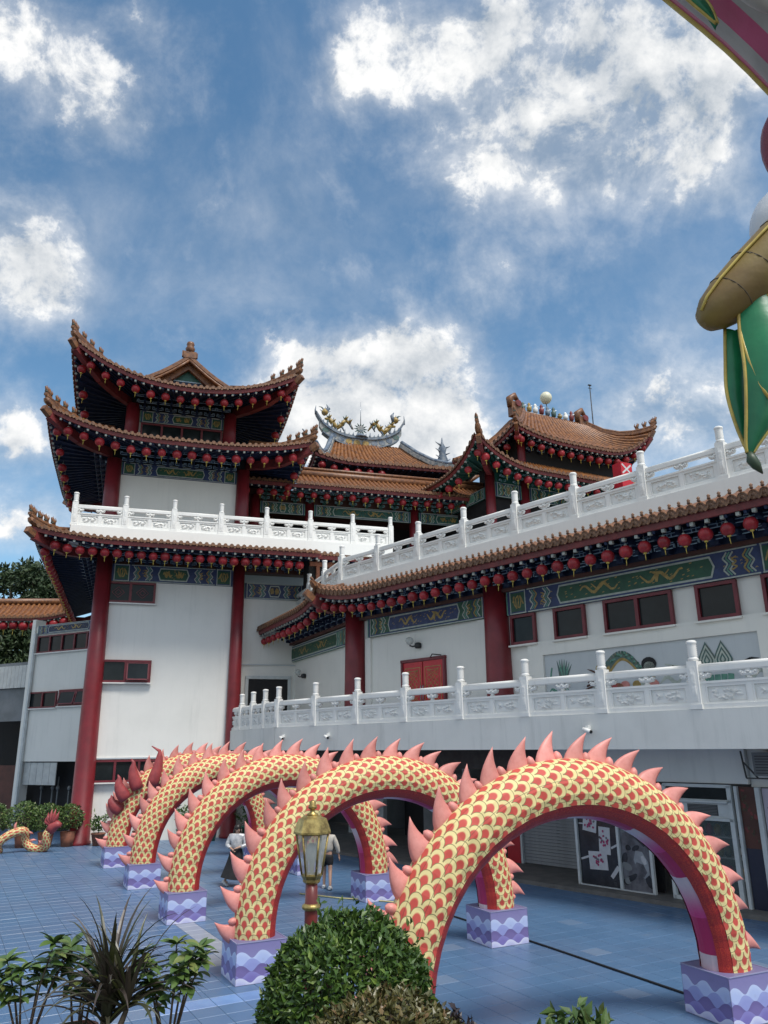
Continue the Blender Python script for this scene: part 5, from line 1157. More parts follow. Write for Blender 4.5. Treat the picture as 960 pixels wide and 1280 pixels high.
for k in range(9):
    x = 3.2 + .46 * k; b = MB().use(('orn_green', 'gold', 'white_stone', 'fascia', 'hall_blue')[k % 5]); hgt = rp.uniform(.35, .7)
    b.lathe([(.05, 22.6), (.14, 22.66), (.16, 22.6 + hgt * .5), (.07, 22.6 + hgt * .65), (.11, 22.6 + hgt * .8), (.03, 22.6 + hgt)], 7, (x, 3, 0)); b.use('white_stone'); b.tube([(x, 2.95, 22.6 + hgt * .5), (x + .16, 2.9, 22.6 + hgt * .7)], [.05, .02], 5)
    part('ridge_figure', b, pav, FP)
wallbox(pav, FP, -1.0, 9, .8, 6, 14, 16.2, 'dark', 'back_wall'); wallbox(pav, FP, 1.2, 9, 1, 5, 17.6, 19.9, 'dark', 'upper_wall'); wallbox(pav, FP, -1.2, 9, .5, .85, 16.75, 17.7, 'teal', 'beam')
for x in (-1.25, .95, 4.2, 8.8): column(pav, FP, x, .5, 12.4, 17.2, .27, .25)
for x in (1.3, 8.9): column(pav, FP, x, 1, 17.9, 20, .22, .2)
for x0, x1, k in ((-1.0, .7, 41), (1.2, 3.9, 42), (4.5, 8.5, 43)): part('painted_beam', frieze(x1 - x0, .78, k, 'mint_p', 'teal', rich=False), pav, FP @ T(x0, .45, 15.95))
part('painted_beam', frieze(4.5, .6, 44, 'mint_p', 'teal', rich=False), pav, FP @ RZ(-pi / 2) @ T(-5.5, -1.25, 15.95)); brackets(pav, FP, 1.4, 8.8, 1, 19.0, .75, BR, sc=.9); brackets(pav, FP, -1, 8.8, .5, 16.7, .9, BR_T, sc=.8)
lantern_row(FP, lo[0], 17, 'red lantern from the left along the front of the pavilion\'s lower roof', 'lanterns under the lower pavilion roof', .05, .8, .4, .55, .92)
lantern_row(FP, lo[3], 7, 'red lantern from the back on the left side of the pavilion\'s lower roof', 'lanterns on the left of the lower pavilion roof', .3, .95, .4, .55, .92)
lantern_row(FP, upr[0], 14, 'red lantern from the left along the front of the pavilion\'s upper roof', 'lanterns under the upper pavilion roof', .06, .95, .4, .55, .92)
lantern_row(FP, upr[3], 5, 'red lantern from the back on the left side of the pavilion\'s upper roof', 'lanterns on the left of the upper pavilion roof', .3, .95, .4, .55, .92)
o = thing('globe_lamp', FP @ Vector((5.0, 3, 22.4)), 'pale globe lamp on a thin stem above the pavilion ridge', 'lamp')
b = MB().use('globe'); b.lathe([(.05, 23.42), (.22, 23.48), (.34, 23.66), (.37, 23.82), (.33, 23.98), (.2, 24.13), (.04, 24.19)], 16, (5.0, 3, 0)); part('globe', b, o, FP); b = MB().use('metal'); b.tube([(5, 3, 22.5), (5, 3, 23.45)], .03, 6); part('stem', b, o, FP)
b = MB().use('dkmetal'); b.tube([(8.6, 3, 20), (8.62, 3, 25.4)], [.045, .03], 6); b.box((8.62, 3, 25.42), (.22, .1, .06)); b.box((8.62, 3, 25.2), (.3, .03, .03)); tag(part('mast', b, None, FP), 'thin grey mast standing behind the right end of the pavilion', 'mast')
# red cabinet and a far roof peeping over the parapet
FQ = FP @ T(4.6, -3, 0)
b = MB().use('red_door'); b.box((0, 0, 14.9), (.75, .6, 5.0)); b.use('frame_white'); b.ribbon([(-.3, 17.3), (.3, 16.8)], .09, -.304); b.ribbon([(.3, 17.3), (-.3, 16.8)], .09, -.306); b.use('gold'); b.ribbon([(-.33, 16.5), (.33, 16.5)], .05, -.304); tag(part('banner_box', b, None, FQ), 'tall red box with pale crossed print behind the upper balustrade', 'box')
FX = T(14.5, 34, 0) @ RZ(radians(-20)); far = thing('far_roof', FX @ Vector((0, 0, 12)), 'orange tiled roof peeping over the upper balustrade at the right', 'roof')
xs = Strip((-3, 0, 15.0), (3.2, 0, 15.6), (-2.4, 2, 16.0), (3.0, 2, 16.8), sag=.1); simple_roof(far, FX, [xs], [((-3, 2, 15), (3, 2, 15.4))]); wallbox(far, FX, -2.5, 2.8, 1.8, 4, 9, 15.4, 'white_wall', 'wall')

# ================================================================ DRAGON ARCHES
def fin_mesh(h=.42, w_=.46, seed=0, mt='spine', lobe=True):
    b = MB().use(mt); n = 9; secs = 8; rings = []
    for i in range(n + 1):
        s = i / n; z = -.06 + (h + .06) * s
        xl = -w_ / 2 + (.21 + w_ / 2) * s ** 2.1; xr = w_ / 2 + (.21 - w_ / 2) * s - .075 * sin(pi * s ** .8); wd = max(.006, xr - xl); c = (xl + xr) / 2 + w_ * .08; th = .075 * (1 - s) ** .6 + .003
        rings.append(b.verts([(c - w_ * .08 + wd / 2 * cos(2 * pi * k / secs), th * sin(2 * pi * k / secs) * (1 if k % 2 == 0 else .8), z) for k in range(secs)]))
    for i in range(n):
        for k in range(secs): b.face((rings[i] + k, rings[i] + (k + 1) % secs, rings[i + 1] + (k + 1) % secs, rings[i + 1] + k), None, True)
    b.face(tuple(rings[-1] + k for k in range(secs)))
    if lobe:
        b.lathe([(.02, -.05), (.06, -.02), (.072, .05), (.05, .11), (.012, .14)], 9, (w_ * .42, 0, 0))
    return b.mesh('fin')
FIN = fin_mesh()
def arch(idx, L, R, z0, zc, r, label, nf=20, lean=0.0):
    L, R = Vector(L), Vector(R); mid = (L + R) / 2; ang = atan2(R.y - L.y, R.x - L.x); a = (R - L).length / 2
    F = T(mid.x, mid.y, 0) @ RZ(ang)
    root = thing('dragon_arch', (mid.x, mid.y, 0), label, 'dragon arch', 'dragon body arches in a row', ang)
    N = 96; P = []
    for i in range(N + 1):
        th = pi * i / N; P.append(Vector((-a * cos(th), 0, z0 + (zc - z0) * sin(th) ** .96)))
    s = [0.0]
    for p, q in zip(P, P[1:]): s.append(s[-1] + (q - p).length)
    def frame(i):
        d = (P[min(i + 1, N)] - P[max(i - 1, 0)]).normalized()
        if i == 0: d = Vector((0, 0, 1))
        if i == N: d = Vector((0, 0, -1))
        return d, Vector((-d.z, 0, d.x))
    def sect(i, ph, k=1.0):
        d, n_ = frame(i); tp = r * (1.0 - .05 * cos(2 * pi * i / N)); w_ = 1 + .02 * sin(i * 1.7) 
        return P[i] + n_ * (cos(ph) * tp * k) + Vector((0, sin(ph) * tp * .92 * k * w_, 0))
    def skin(name, p0, p1, nph, mt, uvs, k=1.0):
        b = MB().use(mt)
        n0 = b.verts([sect(i, p0 + (p1 - p0) * j / nph, k) for i in range(N + 1) for j in range(nph + 1)])
        for i in range(N):
            for j in range(nph):
                q = (n0 + i * (nph + 1) + j, n0 + i * (nph + 1) + j + 1, n0 + (i + 1) * (nph + 1) + j + 1, n0 + (i + 1) * (nph + 1) + j)
                uv = [((s[i + di]) / uvs, (p0 + (p1 - p0) * (j + dj) / nph) * r / uvs) for di, dj in ((0, 0), (0, 1), (1, 1), (1, 0))]
                b.face(q, uv, False)
        return part(name, b, root, F)
    D = radians
    skin('scale_skin', D(-118), D(118), 11, 'scale', r * D(236) / 8.2)
    skin('side_strip', D(118), D(150), 3, 'strip', .2, .985); skin('side_strip', D(-150), D(-118), 3, 'strip', .2, .985); skin('belly', D(150), D(210), 4, 'belly', 1.0, .95)
    for k in range(nf):
        t = (k + .35) / nf * s[-1]; i = min(range(N + 1), key=lambda q: abs(s[q] - t)); d, n_ = frame(i); p = P[i] + n_ * (r * .93)
        rj = random.Random(idx * 50 + k); y_ = d.cross(n_) * -1
        mm = Matrix(((d.x, y_.x, n_.x, p.x), (d.y, y_.y, n_.y, p.y), (d.z, y_.z, n_.z, p.z), (0, 0, 0, 1)))
        sc = rj.uniform(.9, 1.06) * (1 - .16 * abs(2 * k / nf - 1) ** 2)
        link('fin', FIN, root, F @ mm @ Matrix.Rotation(rj.uniform(-.12, .12), 4, 'X') @ Matrix.Rotation(rj.uniform(-.1, .1), 4, 'Z') @ Matrix.Scale(sc, 4))
    return root, F, ang
def pedestal(c, ang, label, sz=.86, h=.61):
    b = MB().use('wave'); b.box((0, 0, h / 2), (sz, sz, h), None, 0, True)
    # the sheet faces carry the print upright
    b.uv = {}
    for fi, f in enumerate(b.f):
        vs = [b.v[i] for i in f]
        if all(abs(q[2] - vs[0][2]) < 1e-6 for q in vs): b.uv[fi] = [(.5 + q[0] / sz * .9, .995) for q in vs]
        elif abs(vs[0][0] - vs[2][0]) < 1e-6: b.uv[fi] = [((q[1] / sz + .5), q[2] / h) for q in vs]
        else: b.uv[fi] = [((q[0] / sz + .5), q[2] / h) for q in vs]
    F = T(c[0], c[1], .004) @ RZ(ang); o = tag(part('pedestal', b, None, F), label, 'pedestal', 'wave printed pedestals')
    e = MB().use('wave')
    for sx_ in (-1, 1): e.bar((sx_ * sz / 2, -sz / 2, h), (sx_ * sz / 2, sz / 2, h), .014, .014); e.bar((-sz / 2 + .012, sx_ * sz / 2, h), (sz / 2 - .012, sx_ * sz / 2, h), .014, .014)
    part('edge_frame', e, o, F); return o
A25 = radians(25.5); e1 = Vector((cos(A25), sin(A25), 0)); e2 = Vector((-sin(A25), cos(A25), 0))
def ctr(p): return Vector((p[0], p[1], 0)) + (e1 + e2) * .43
FEET = [((-9.08, 26.69), (-4.75, 28.75)), ((-7.05, 22.78), (-2.70, 24.85)), ((-4.83, 18.46), (-.58, 20.65)), ((-2.49, 13.98), (1.91, 16.18)), (None, (4.58, 11.78))]
NMS = ['farthest', 'second farthest', 'middle', 'second nearest', 'nearest']
LBL = ['farthest scaled dragon arch with curling red plumes beside the tower', 'second farthest scaled dragon arch, left of the walking woman', 'middle one of the five scaled dragon arches', 'scaled dragon arch behind the gilt lamp, second nearest of five', 'nearest and largest looking scaled dragon arch rising behind the clipped bush']
ARCH = []
for k, (l, r_) in enumerate(FEET):
    rc = ctr(r_); lc = ctr(l) if l else rc - e1 * 5.10 + e2 * .05
    ARCH.append(arch(k, lc, rc, .60, 3.08, .385, LBL[k])); an = ARCH[-1][2]
    pedestal(lc, an, 'wave printed purple box under the left foot of the %s dragon arch' % NMS[k]); pedestal(rc, an, 'wave printed purple box under the right foot of the %s dragon arch' % NMS[k])
# curling plumes on the farthest arch
root, F, an = ARCH[0]
for k, (x, z, h, lean_) in enumerate(((-2.3, 2.05, .8, -.35), (-1.95, 2.35, 1.0, -.25), (-1.5, 2.45, 1.3, .25), (-2.42, 1.7, .5, -.4))):
    b = MB().use('plume'); pts = [Vector((x + lean_ * sin(t / 7 * 2.2) * .8, -.42 + .05 * k, z + h * t / 7)) for t in range(7)] + [Vector((x + lean_ * .4 - .18, -.42 + .05 * k, z + h * .98))]
    b.tube(pts, [.20, .22, .21, .18, .15, .11, .06, .015], 7, True, True, 0, .6); part('plume', b, root, F)

# small serpent dragon on the ground at the far left
sd_ = thing('small_dragon', (-13.6, 31, 0), 'small wavy pink and cream dragon lantern lying low before the shrubs at far left', 'dragon')
FS = T(-13.6, 30.9, 0) @ RZ(radians(10)); b = MB(); pts = []
for i in range(60):
    t = i / 59; pts.append(Vector((-2.9 + 4.0 * t + .16 * sin(t * 30), .25 * cos(t * 16), .42 + .34 * sin(t * 17.5 + 2.4))))
b.use('scale'); n = 10; rings = []
for i, p in enumerate(pts):
    d = (pts[min(i + 1, 59)] - pts[max(0, i - 1)]).normalized(); y_ = Vector((0, 1, 0)); x_ = y_.cross(d).normalized(); y_ = d.cross(x_)
    rings.append(b.verts([p + (x_ * cos(2 * pi * k / n) + y_ * sin(2 * pi * k / n)) * (.15 * (.5 + .5 * min(1, i / 12))) for k in range(n)]))
for i in range(59):
    for k in range(n): b.face((rings[i] + k, rings[i] + (k + 1) % n, rings[i + 1] + (k + 1) % n, rings[i + 1] + k), [((i + a) * .55, (k + c) * .8) for a, c in ((0, 0), (0, 1), (1, 1), (1, 0))], True)
part('body', b, sd_, FS)
for i in range(6, 58, 4):
    d = (pts[i + 1] - pts[i - 1]).normalized(); up_ = Vector((-d.z, 0, d.x)); up_ = up_ if up_.z > -.2 else -up_
    b = MB().use('spine'); b.tube([pts[i] + up_ * .1, pts[i] + up_ * .28 + d * .05, pts[i] + up_ * .36 + d * .12], [.07, .04, .005], 5); part('fin', b, sd_, FS)
hp = pts[-1]; b = MB().use('plume')
b.tube([hp, hp + Vector((.12, 0, .16)), hp + Vector((.30, -.1, .26)), hp + Vector((.44, -.12, .22))], [.16, .19, .15, .07], 8); part('head', b, sd_, FS)
for k in range(5):
    a = 1.0 + .42 * k; b = MB().use('plume'); q = hp + Vector((.08, 0, .2)); b.tube([q, q + Vector((.28 * cos(a), .05 * (k - 2), .34 * sin(a))), q + Vector((.36 * cos(a) + .05, .06 * (k - 2), .62 * sin(a)))], [.09, .08, .005], 5); part('mane_fin', b, sd_, FS)

# ================================================================ LAMP POST
lp = thing('lamp_post', (-.685, 7.5, 0), 'gilt six sided lantern on a red post behind the clipped bush', 'lamp post'); FLp = T(-.685, 7.5, 0)
b = MB().use('post_red'); b.lathe([(.085, 0), (.085, .3), (.06, .36), (.058, 2.30), (.052, 2.56)], 18); part('post', b, lp, FLp)
b = MB().use('brass'); b.lathe([(.06, 2.305), (.082, 2.32), (.082, 2.345), (.062, 2.36)], 18); part('collar', b, lp, FLp)
b = MB().use('brass'); b.lathe([(.062, 2.52), (.078, 2.535), (.078, 2.555), (.095, 2.585), (.095, 2.60)], 6, (0, 0, 0), False); part('base_cup', b, lp, FLp)
for k in range(6):
    a = 2 * pi * k / 6; b = MB().use('brass'); b.tube([(.088 * cos(a), .088 * sin(a), 2.59), (.145 * cos(a), .145 * sin(a), 2.93)], .0095, 5); part('glazing_bar', b, lp, FLp)
    a2 = a + 2 * pi / 6; b = MB().use('lamp_glass'); b.quad(*[(rr * cos(q), rr * sin(q), z) for rr, q, z in ((.084, a, 2.6), (.084, a2, 2.6), (.140, a2, 2.93), (.140, a, 2.93))]); part('pane', b, lp, FLp)
b = MB().use('brass'); b.lathe([(.150, 2.925), (.168, 2.935), (.168, 2.95), (.128, 3.06), (.088, 3.075), (.084, 3.085)], 6, (0, 0, 0), False); part('hood', b, lp, FLp)
b = MB().use('brass'); b.lathe([(.05, 3.08), (.05, 3.10), (.022, 3.115), (.022, 3.135), (.04, 3.145), (.04, 3.165), (.028, 3.18), (.032, 3.20), (.012, 3.215)], 10); part('finial', b, lp, FLp)
b = MB().use('frame_white'); b.lathe([(.018, 2.60), (.022, 2.68), (.05, 2.72), (.058, 2.79), (.03, 2.85)], 10); part('bulb', b, lp, FLp)

# ================================================================ PLANTS
def set_tint(me, tints): me.attributes.new('tint', 'FLOAT', 'POINT').data.foreach_set('value', tints); return me
def leaf_verts(p, d, n_, L, wd, fold=.25, droop=.15):
    """six point folded leaf from p along d"""
    d = d.normalized(); sd2 = d.cross(n_).normalized(); n2 = sd2.cross(d)
    a = p + d * (L * .45) - n2 * (droop * L * .15); t = p + d * L - n2 * (droop * L)
    return [p, a + sd2 * wd / 2 + n2 * (wd * fold), t, a - sd2 * wd / 2 + n2 * (wd * fold), a]
LF = ((0, 1, 4), (4, 1, 2), (0, 4, 3), (4, 2, 3))
def foliage(pts, mt, name, parent, L, wd, rr, kind='stuff'):
    """pts: (point, outward direction) pairs, a folded leaf at each"""
    v, f, ti = [], [], []
    for p, o in pts:
        o = Vector(o); d = (o * .6 + Vector((rr.gauss(0, .6), rr.gauss(0, .6), rr.gauss(.1, .6)))).normalized(); nn = (o + Vector((rr.gauss(0, .5), rr.gauss(0, .5), rr.gauss(0.2, .5)))).normalized()
        k = rr.uniform(.7, 1.3); n0 = len(v); v += [tuple(q) for q in leaf_verts(Vector(p), d, nn, L * k, wd * k)]; f += [tuple(n0 + i for i in q) for q in LF]; ti += [rr.random()] * 5
    me = bpy.data.meshes.new(name); me.from_pydata(v, [], f); me.materials.append(M[mt]); set_tint(me, ti)
    return part(name, me, parent, Matrix(), kind)
def dome_pts(c, rx, ry, rz, n, rr, zmin=-.6, lump=.06, depth=.12):
    out = []; c = Vector(c)
    while len(out) < n:
        o = Vector((rr.gauss(0, 1), rr.gauss(0, 1), rr.gauss(0, 1))).normalized()
        if o.z < zmin: continue
        k = 1 + lump * 2 * mnoise.noise(o * 2.3 + c) + lump * mnoise.noise(o * 6 + c) - depth * rr.random() ** 2
        out.append((c + Vector((o.x * rx, o.y * ry, o.z * rz)) * k, o))
    return out
def core(parent, c, rx, ry, rz, name='branches'):
    b = MB().use('bark'); rr = random.Random(int(abs(c[0]) * 100))
    for k in range(26):
        o = Vector((rr.gauss(0, 1), rr.gauss(0, 1), abs(rr.gauss(0, 1)))).normalized(); e = Vector(c) + Vector((o.x * rx, o.y * ry, o.z * rz)) * .85; s0 = Vector(c) + Vector((0, 0, -rz * .8))
        b.tube([s0, s0.lerp(e, .5) + Vector((0, 0, rz * .1)), e], [.02 * rx / .5, .013 * rx / .5, .004], 4)
    return part(name, b, parent, Matrix())
rr = random.Random(21)
# raised terrace the photographer stands on
b = MB().use('pavement'); b.box((0, .4, 1.02), (14, 8.7, 2.05)); struct('terrace', b)
# clipped bush
bush = thing('clipped_bush', (-.235, 5.05, 2.0), 'round clipped green bush standing in front of the lamp post', 'bush')
core(bush, (-.235, 5.05, 2.2), .45, .45, .5)
foliage(dome_pts((-.235, 5.05, 2.19), .48, .46, .545, 13000, rr, -.7, .06, .2), 'leaf_bush', 'foliage', bush, .050, .024, rr)
b = MB().use('terra'); b.lathe([(.26, 0), (.36, 1.7), (.38, 1.75), (.30, 1.75)], 20, (-.235, 5.05, 0)); part('planter', b, bush, Matrix())
b = MB().use('leaf_bush')
for k in range(26):
    a = rr.random() * 6.3; e = rr.uniform(.1, 1.4); o_ = Vector((cos(a) * cos(e), sin(a) * cos(e), sin(e))); q = Vector((-.235, 5.05, 2.2)) + Vector((o_.x * .48, o_.y * .46, o_.z * .54)); foliage([(q + o_ * (.02 * j), (o_ + Vector((rr.gauss(0, .5), rr.gauss(0, .5), .4))).normalized()) for j in range(5)], 'leaf_bush', 'twig', bush, .05, .022, rr, None)
hedge = thing('low_shrub', (0, 4.35, 2.0), 'low brownish green shrub in front of the clipped bush', 'shrub'); core(hedge, (.02, 4.3, 2.2), .4, .25, .3)
foliage(dome_pts((-.02, 4.3, 2.20), .40, .28, .325, 5200, rr, -.5, .07, .2), 'leaf_hedge', 'foliage', hedge, .042, .02, rr)
pl = thing('purple_shrub', (.3, 4.5, 2.05), 'few dark purple leaves low beside the brownish shrub', 'plant'); core(pl, (.32, 4.5, 2.15), .15, .15, .2); foliage(dome_pts((.30, 4.5, 2.20), .16, .16, .19, 260, rr, -.4, .1, .5), 'leaf_purple', 'foliage', pl, .06, .03, rr)
pl = thing('leafy_shrub', (.95, 4.5, 2.05), 'tips of a fresh green shrub at the bottom edge right of the bush', 'plant'); core(pl, (.95, 4.5, 2.1), .25, .15, .22); foliage(dome_pts((.95, 4.5, 2.10), .24, .18, .265, 520, rr, -.2, .12, .5), 'leaf_shrub', 'foliage', pl, .085, .04, rr)
# potted plants
def pot(x, y, z, r, h, mt, parent):
    b = MB().use(mt); b.lathe([(r * .72, z), (r * .95, z + h * .9), (r * 1.06, z + h * .9), (r * 1.06, z + h), (r * .9, z + h), (r * .88, z + h * .93)], 20, (x, y, 0)); part('pot', b, parent, Matrix())
    b = MB().use('soil'); b.lathe([(r * .9, z + h * .86), (r * .9, z + h * .90)], 16, (x, y, 0)); part('soil', b, parent, Matrix())
def sleaf(L, wd, mt, tint):
    v = [Vector((0, 0, 0))]; f = []; n = 5
    v = []; 
    for i in range(n + 1):
        t = i / n; w_ = wd * sin(pi * min(1, t * .92 + .06)) ** .8 / 2 * (1 if t < 1 else .1); z = -.28 * L * t * t
        v += [(L * t, -w_, z + w_ * .35), (L * t, 0, z), (L * t, w_, z + w_ * .35)]
    for i in range(n):
        for k in range(2): f.append((i * 3 + k, i * 3 + k + 1, i * 3 + k + 4, i * 3 + k + 3))
    me = bpy.data.meshes.new('leaf'); me.from_pydata(v, [], f); me.materials.append(M[mt]); set_tint(me, [tint] * len(v)); me.polygons.foreach_set('use_smooth', [True] * len(f)); return me
SLF = sleaf(.095, .042, 'leaf_shrub', .2)
def shrub(x, y, z, nst, ht, label, seed, spread=.5, potm='terra', pr=.13):
    r = random.Random(seed); o = thing('potted_shrub', (x, y, z), label, 'potted plant', 'potted plants along the terrace edge'); pot(x, y, z, pr * .86, .31, potm, o)
    for k in range(nst):
        a = 2 * pi * k / nst + r.uniform(-.4, .4); h = ht * r.uniform(.6, 1.05); s = spread * r.uniform(.35, 1) * h
        p0 = Vector((x + .03 * cos(a), y + .03 * sin(a), z + .27)); p1 = p0 + Vector((cos(a) * s * .35, sin(a) * s * .35, h * .55)); p2 = p0 + Vector((cos(a) * s * .8, sin(a) * s * .5, h))
        b = MB().use('bark'); b.tube([p0, p1, p2], [.007, .005, .003], 5); st_ = part('stem', b, o, Matrix())
        for q, cnt in ((p2, 10), (p1.lerp(p2, .80), 6), (p1.lerp(p2, .55), 5), (p1.lerp(p2, .2), 4)):
            for j in range(cnt):
                an = 2 * pi * j / cnt + r.random(); el_ = r.uniform(-.1, .9) if q is p2 else r.uniform(-.2, .4)
                link('leaf', SLF, st_, T(*q) @ RZ(an) @ Matrix.Rotation(-el_, 4, 'Y') @ Matrix.Rotation(r.uniform(-.4, .4), 4, 'X') @ Matrix.Scale(r.uniform(.6, 1.1), 4))
PZ = 2.015
shrub(-1.80, 4.36, PZ + .034, 7, .44, 'small leafy shrub in a terracotta pot at the left edge', 5, .55)
shrub(-1.57, 4.44, PZ + .034, 4, .36, 'thin leafy shrub between the left pot and the spiky plant', 9, .5, 'terra', .11)
shrub(-1.09, 4.34, PZ + .034, 8, .42, 'airy leafy shrub right of the spiky dark plant', 14, .62, 'terra', .13)
cd = thing('spiky_plant', (-1.37, 4.22, PZ), 'spiky dark strap leaved plant in a grey pot at lower left', 'potted plant', 'potted plants along the terrace edge'); pot(-1.37, 4.22, PZ + .034, .17, .31, 'pot_grey', cd)
b = MB().use('bark'); b.tube([(-1.37, 4.22, 2.3), (-1.365, 4.22, 2.45), (-1.36, 4.22, 2.56)], [.026, .022, .02], 8); b.tube([(-1.37, 4.22, 2.3), (-1.29, 4.2, 2.42), (-1.26, 4.2, 2.5)], [.02, .016, .012], 7); part('stem', b, cd, Matrix())
r_c = random.Random(6)
for k in range(110):
    a = r_c.uniform(0, 2 * pi); L = r_c.uniform(.28, .54); el_ = r_c.uniform(.35, 1.45); p = Vector((-1.36, 4.22, 2.46 + r_c.uniform(-.06, .12))) if k % 4 else Vector((-1.26, 4.2, 2.5)); v, f = [], []; n = 8; q = p.copy(); e = el_
    for i in range(n + 1):
        t = i / n; wd = .027 * (1 - t ** 2.2) * (.5 + min(1, t * 4) * .5) + .0015; d = Vector((cos(a) * cos(e), sin(a) * cos(e), sin(e))); sd3 = Vector((-sin(a), cos(a), 0))
        v += [q - sd3 * wd / 2 + Vector((0, 0, wd * .3)), q, q + sd3 * wd / 2 + Vector((0, 0, wd * .3))]; q = q + d * (L / n); e -= (.10 + .22 * cos(el_)) * t * 1.5
    for i in range(n):
        for j in range(2): f.append((i * 3 + j, i * 3 + j + 1, i * 3 + j + 4, i * 3 + j + 3))
    me = bpy.data.meshes.new('leaf'); me.from_pydata([tuple(x) for x in v], [], f); me.materials.append(M['leaf_dark']); set_tint(me, [.1] * len(v)); part('leaf', me, cd, Matrix())
# clipped shrubs behind the little dragon, and potted plants by the tower
for k, (x, y, r0, lab) in enumerate(((-15.6, 32.6, .55, 'round green shrub at the very left edge behind the small dragon'), (-14.3, 32.4, .62, 'round green shrub second from the left behind the small dragon'), (-13.35, 32.3, .55, 'round green shrub third from the left behind the small dragon'), (-12.6, 32.6, .5, 'round green shrub next to the big red column'))):
    o = thing('round_shrub', (x, y, 0), lab, 'shrub', 'shrubs behind the small dragon'); b = MB().use('terra'); b.lathe([(.22, 0), (.3, .55), (.26, .55)], 14, (x, y, 0)); part('pot', b, o, Matrix()); core(o, (x, y, .95), r0 * .8, r0 * .8, r0 * .8)
    foliage(dome_pts((x, y, 1.05), r0, r0, r0 * .95, 1500, rr, -.8, .06, .2), 'leaf_shrub', 'foliage', o, .11, .055, rr)
FTi = FT
for k, (x, y, h, mt, lab) in enumerate(((.75, -.7, 1.0, 'terra', 'small potted plant at the foot of the big red column'), (2.3, -.5, 1.5, 'terra', 'leafy potted plant behind the farthest dragon arch'), (4.0, -.5, 1.3, 'pot_green', 'leafy plant in a green pot against the white tower wall'), (5.1, -.9, .9, 'pot_green', 'green pot with a small plant beside the right tower column'), (6.6, -.4, 1.0, 'pot_green', 'pale green pot with plant beyond the walking woman'))):
    p = FTi @ Vector((x, y, 0)); o = thing('potted_plant', p, lab, 'potted plant', 'potted plants by the tower wall'); b = MB().use(mt); b.lathe([(.18, .01), (.26, .42), (.28, .42), (.28, .47), (.22, .47)], 14, (p.x, p.y, 0)); part('pot', b, o, Matrix())
    pts = []
    for q in range(12):
        a = rr.random() * 6.3; e = Vector((cos(a) * .35, sin(a) * .35, .4 + rr.random() * (h - .5)))
        for w_ in range(14): pts.append((p + Vector((0, 0, .4)) + e * rr.uniform(.3, 1.05) + Vector((rr.gauss(0, .05), rr.gauss(0, .05), 0)), Vector((cos(a), sin(a), .8)).normalized()))
    foliage(pts, 'leaf_shrub' if k % 2 else 'leaf_bush', 'foliage', o, .2, .06, rr); b = MB().use('bark'); b.tube([p + Vector((0, 0, .4)), p + Vector((.03, 0, h * .8))], [.02, .01], 5); part('stem', b, o, Matrix())
# trees behind the left roof
def tree(x, y, h, rx, label, seed, lf=1300):
    r = random.Random(seed); o = thing('broadleaf_tree', (x, y, 0), label, 'tree', 'trees beyond the left roof'); b = MB().use('bark'); b.tube([(x, y, 0), (x + .2, y, h * .4), (x, y, h * .85)], [.4, .28, .1], 8); pts = []; limbs = []
    for k in range(16):
        z = h * r.uniform(.25, .97); a = r.random() * 6.3; rad = rx * (1.05 - abs(z / h - .55) * 1.3) * r.uniform(.5, 1); c = Vector((x + cos(a) * rad, y + sin(a) * rad, z)); limbs.append(c); b.tube([(x, y, z * .72), Vector((x, y, z * .8)).lerp(c, .5), c], [.12, .08, .03], 5)
        pts += dome_pts(c, rx * .42, rx * .42, rx * .36, lf // 16, r, -.9, .25, .7)
    part('trunk', b, o, Matrix()); foliage(pts, 'leaf_tree', 'crown', o, .42, .20, r)
tree(-30.6, 62, 19.6, 3.6, 'dark tree rising above the far left roof at the picture edge', 3, 17000); tree(-27.2, 60, 18.9, 2.5, 'paler tree between the left roof and the tower eave', 4, 9000); tree(-30.0, 56, 12.6, 3.6, 'dark low tree under the far left roof', 8, 9000)
tree(-26.5, 58, 13.0, 3.0, 'dark low tree beside the left wing pier', 11, 8000)

# ================================================================ PEOPLE
def skin_mesh(name, V, Ed, Rd, mt, sub=2, root=0):
    me = bpy.data.meshes.new(name); me.from_pydata(V, Ed, []); o = bpy.data.objects.new(name, me); COL.objects.link(o)
    md = o.modifiers.new('s', 'SKIN'); sv = me.skin_vertices[0].data
    for i, r in enumerate(Rd): sv[i].radius = r if isinstance(r, tuple) else (r, r); sv[i].use_root = (i == root)
    md2 = o.modifiers.new('d', 'SUBSURF'); md2.levels = sub; md2.render_levels = sub
    dg = bpy.context.evaluated_depsgraph_get(); m2 = bpy.data.meshes.new_from_object(o.evaluated_get(dg)); bpy.data.objects.remove(o)
    m2.materials.clear(); m2.materials.append(M[mt]); m2.polygons.foreach_set('use_smooth', [True] * len(m2.polygons)); m2.name = name; return m2
def chainm(name, pts, rad, mt, sub=2):
    return skin_mesh(name, pts, [(i, i + 1) for i in range(len(pts) - 1)], rad, mt, sub)
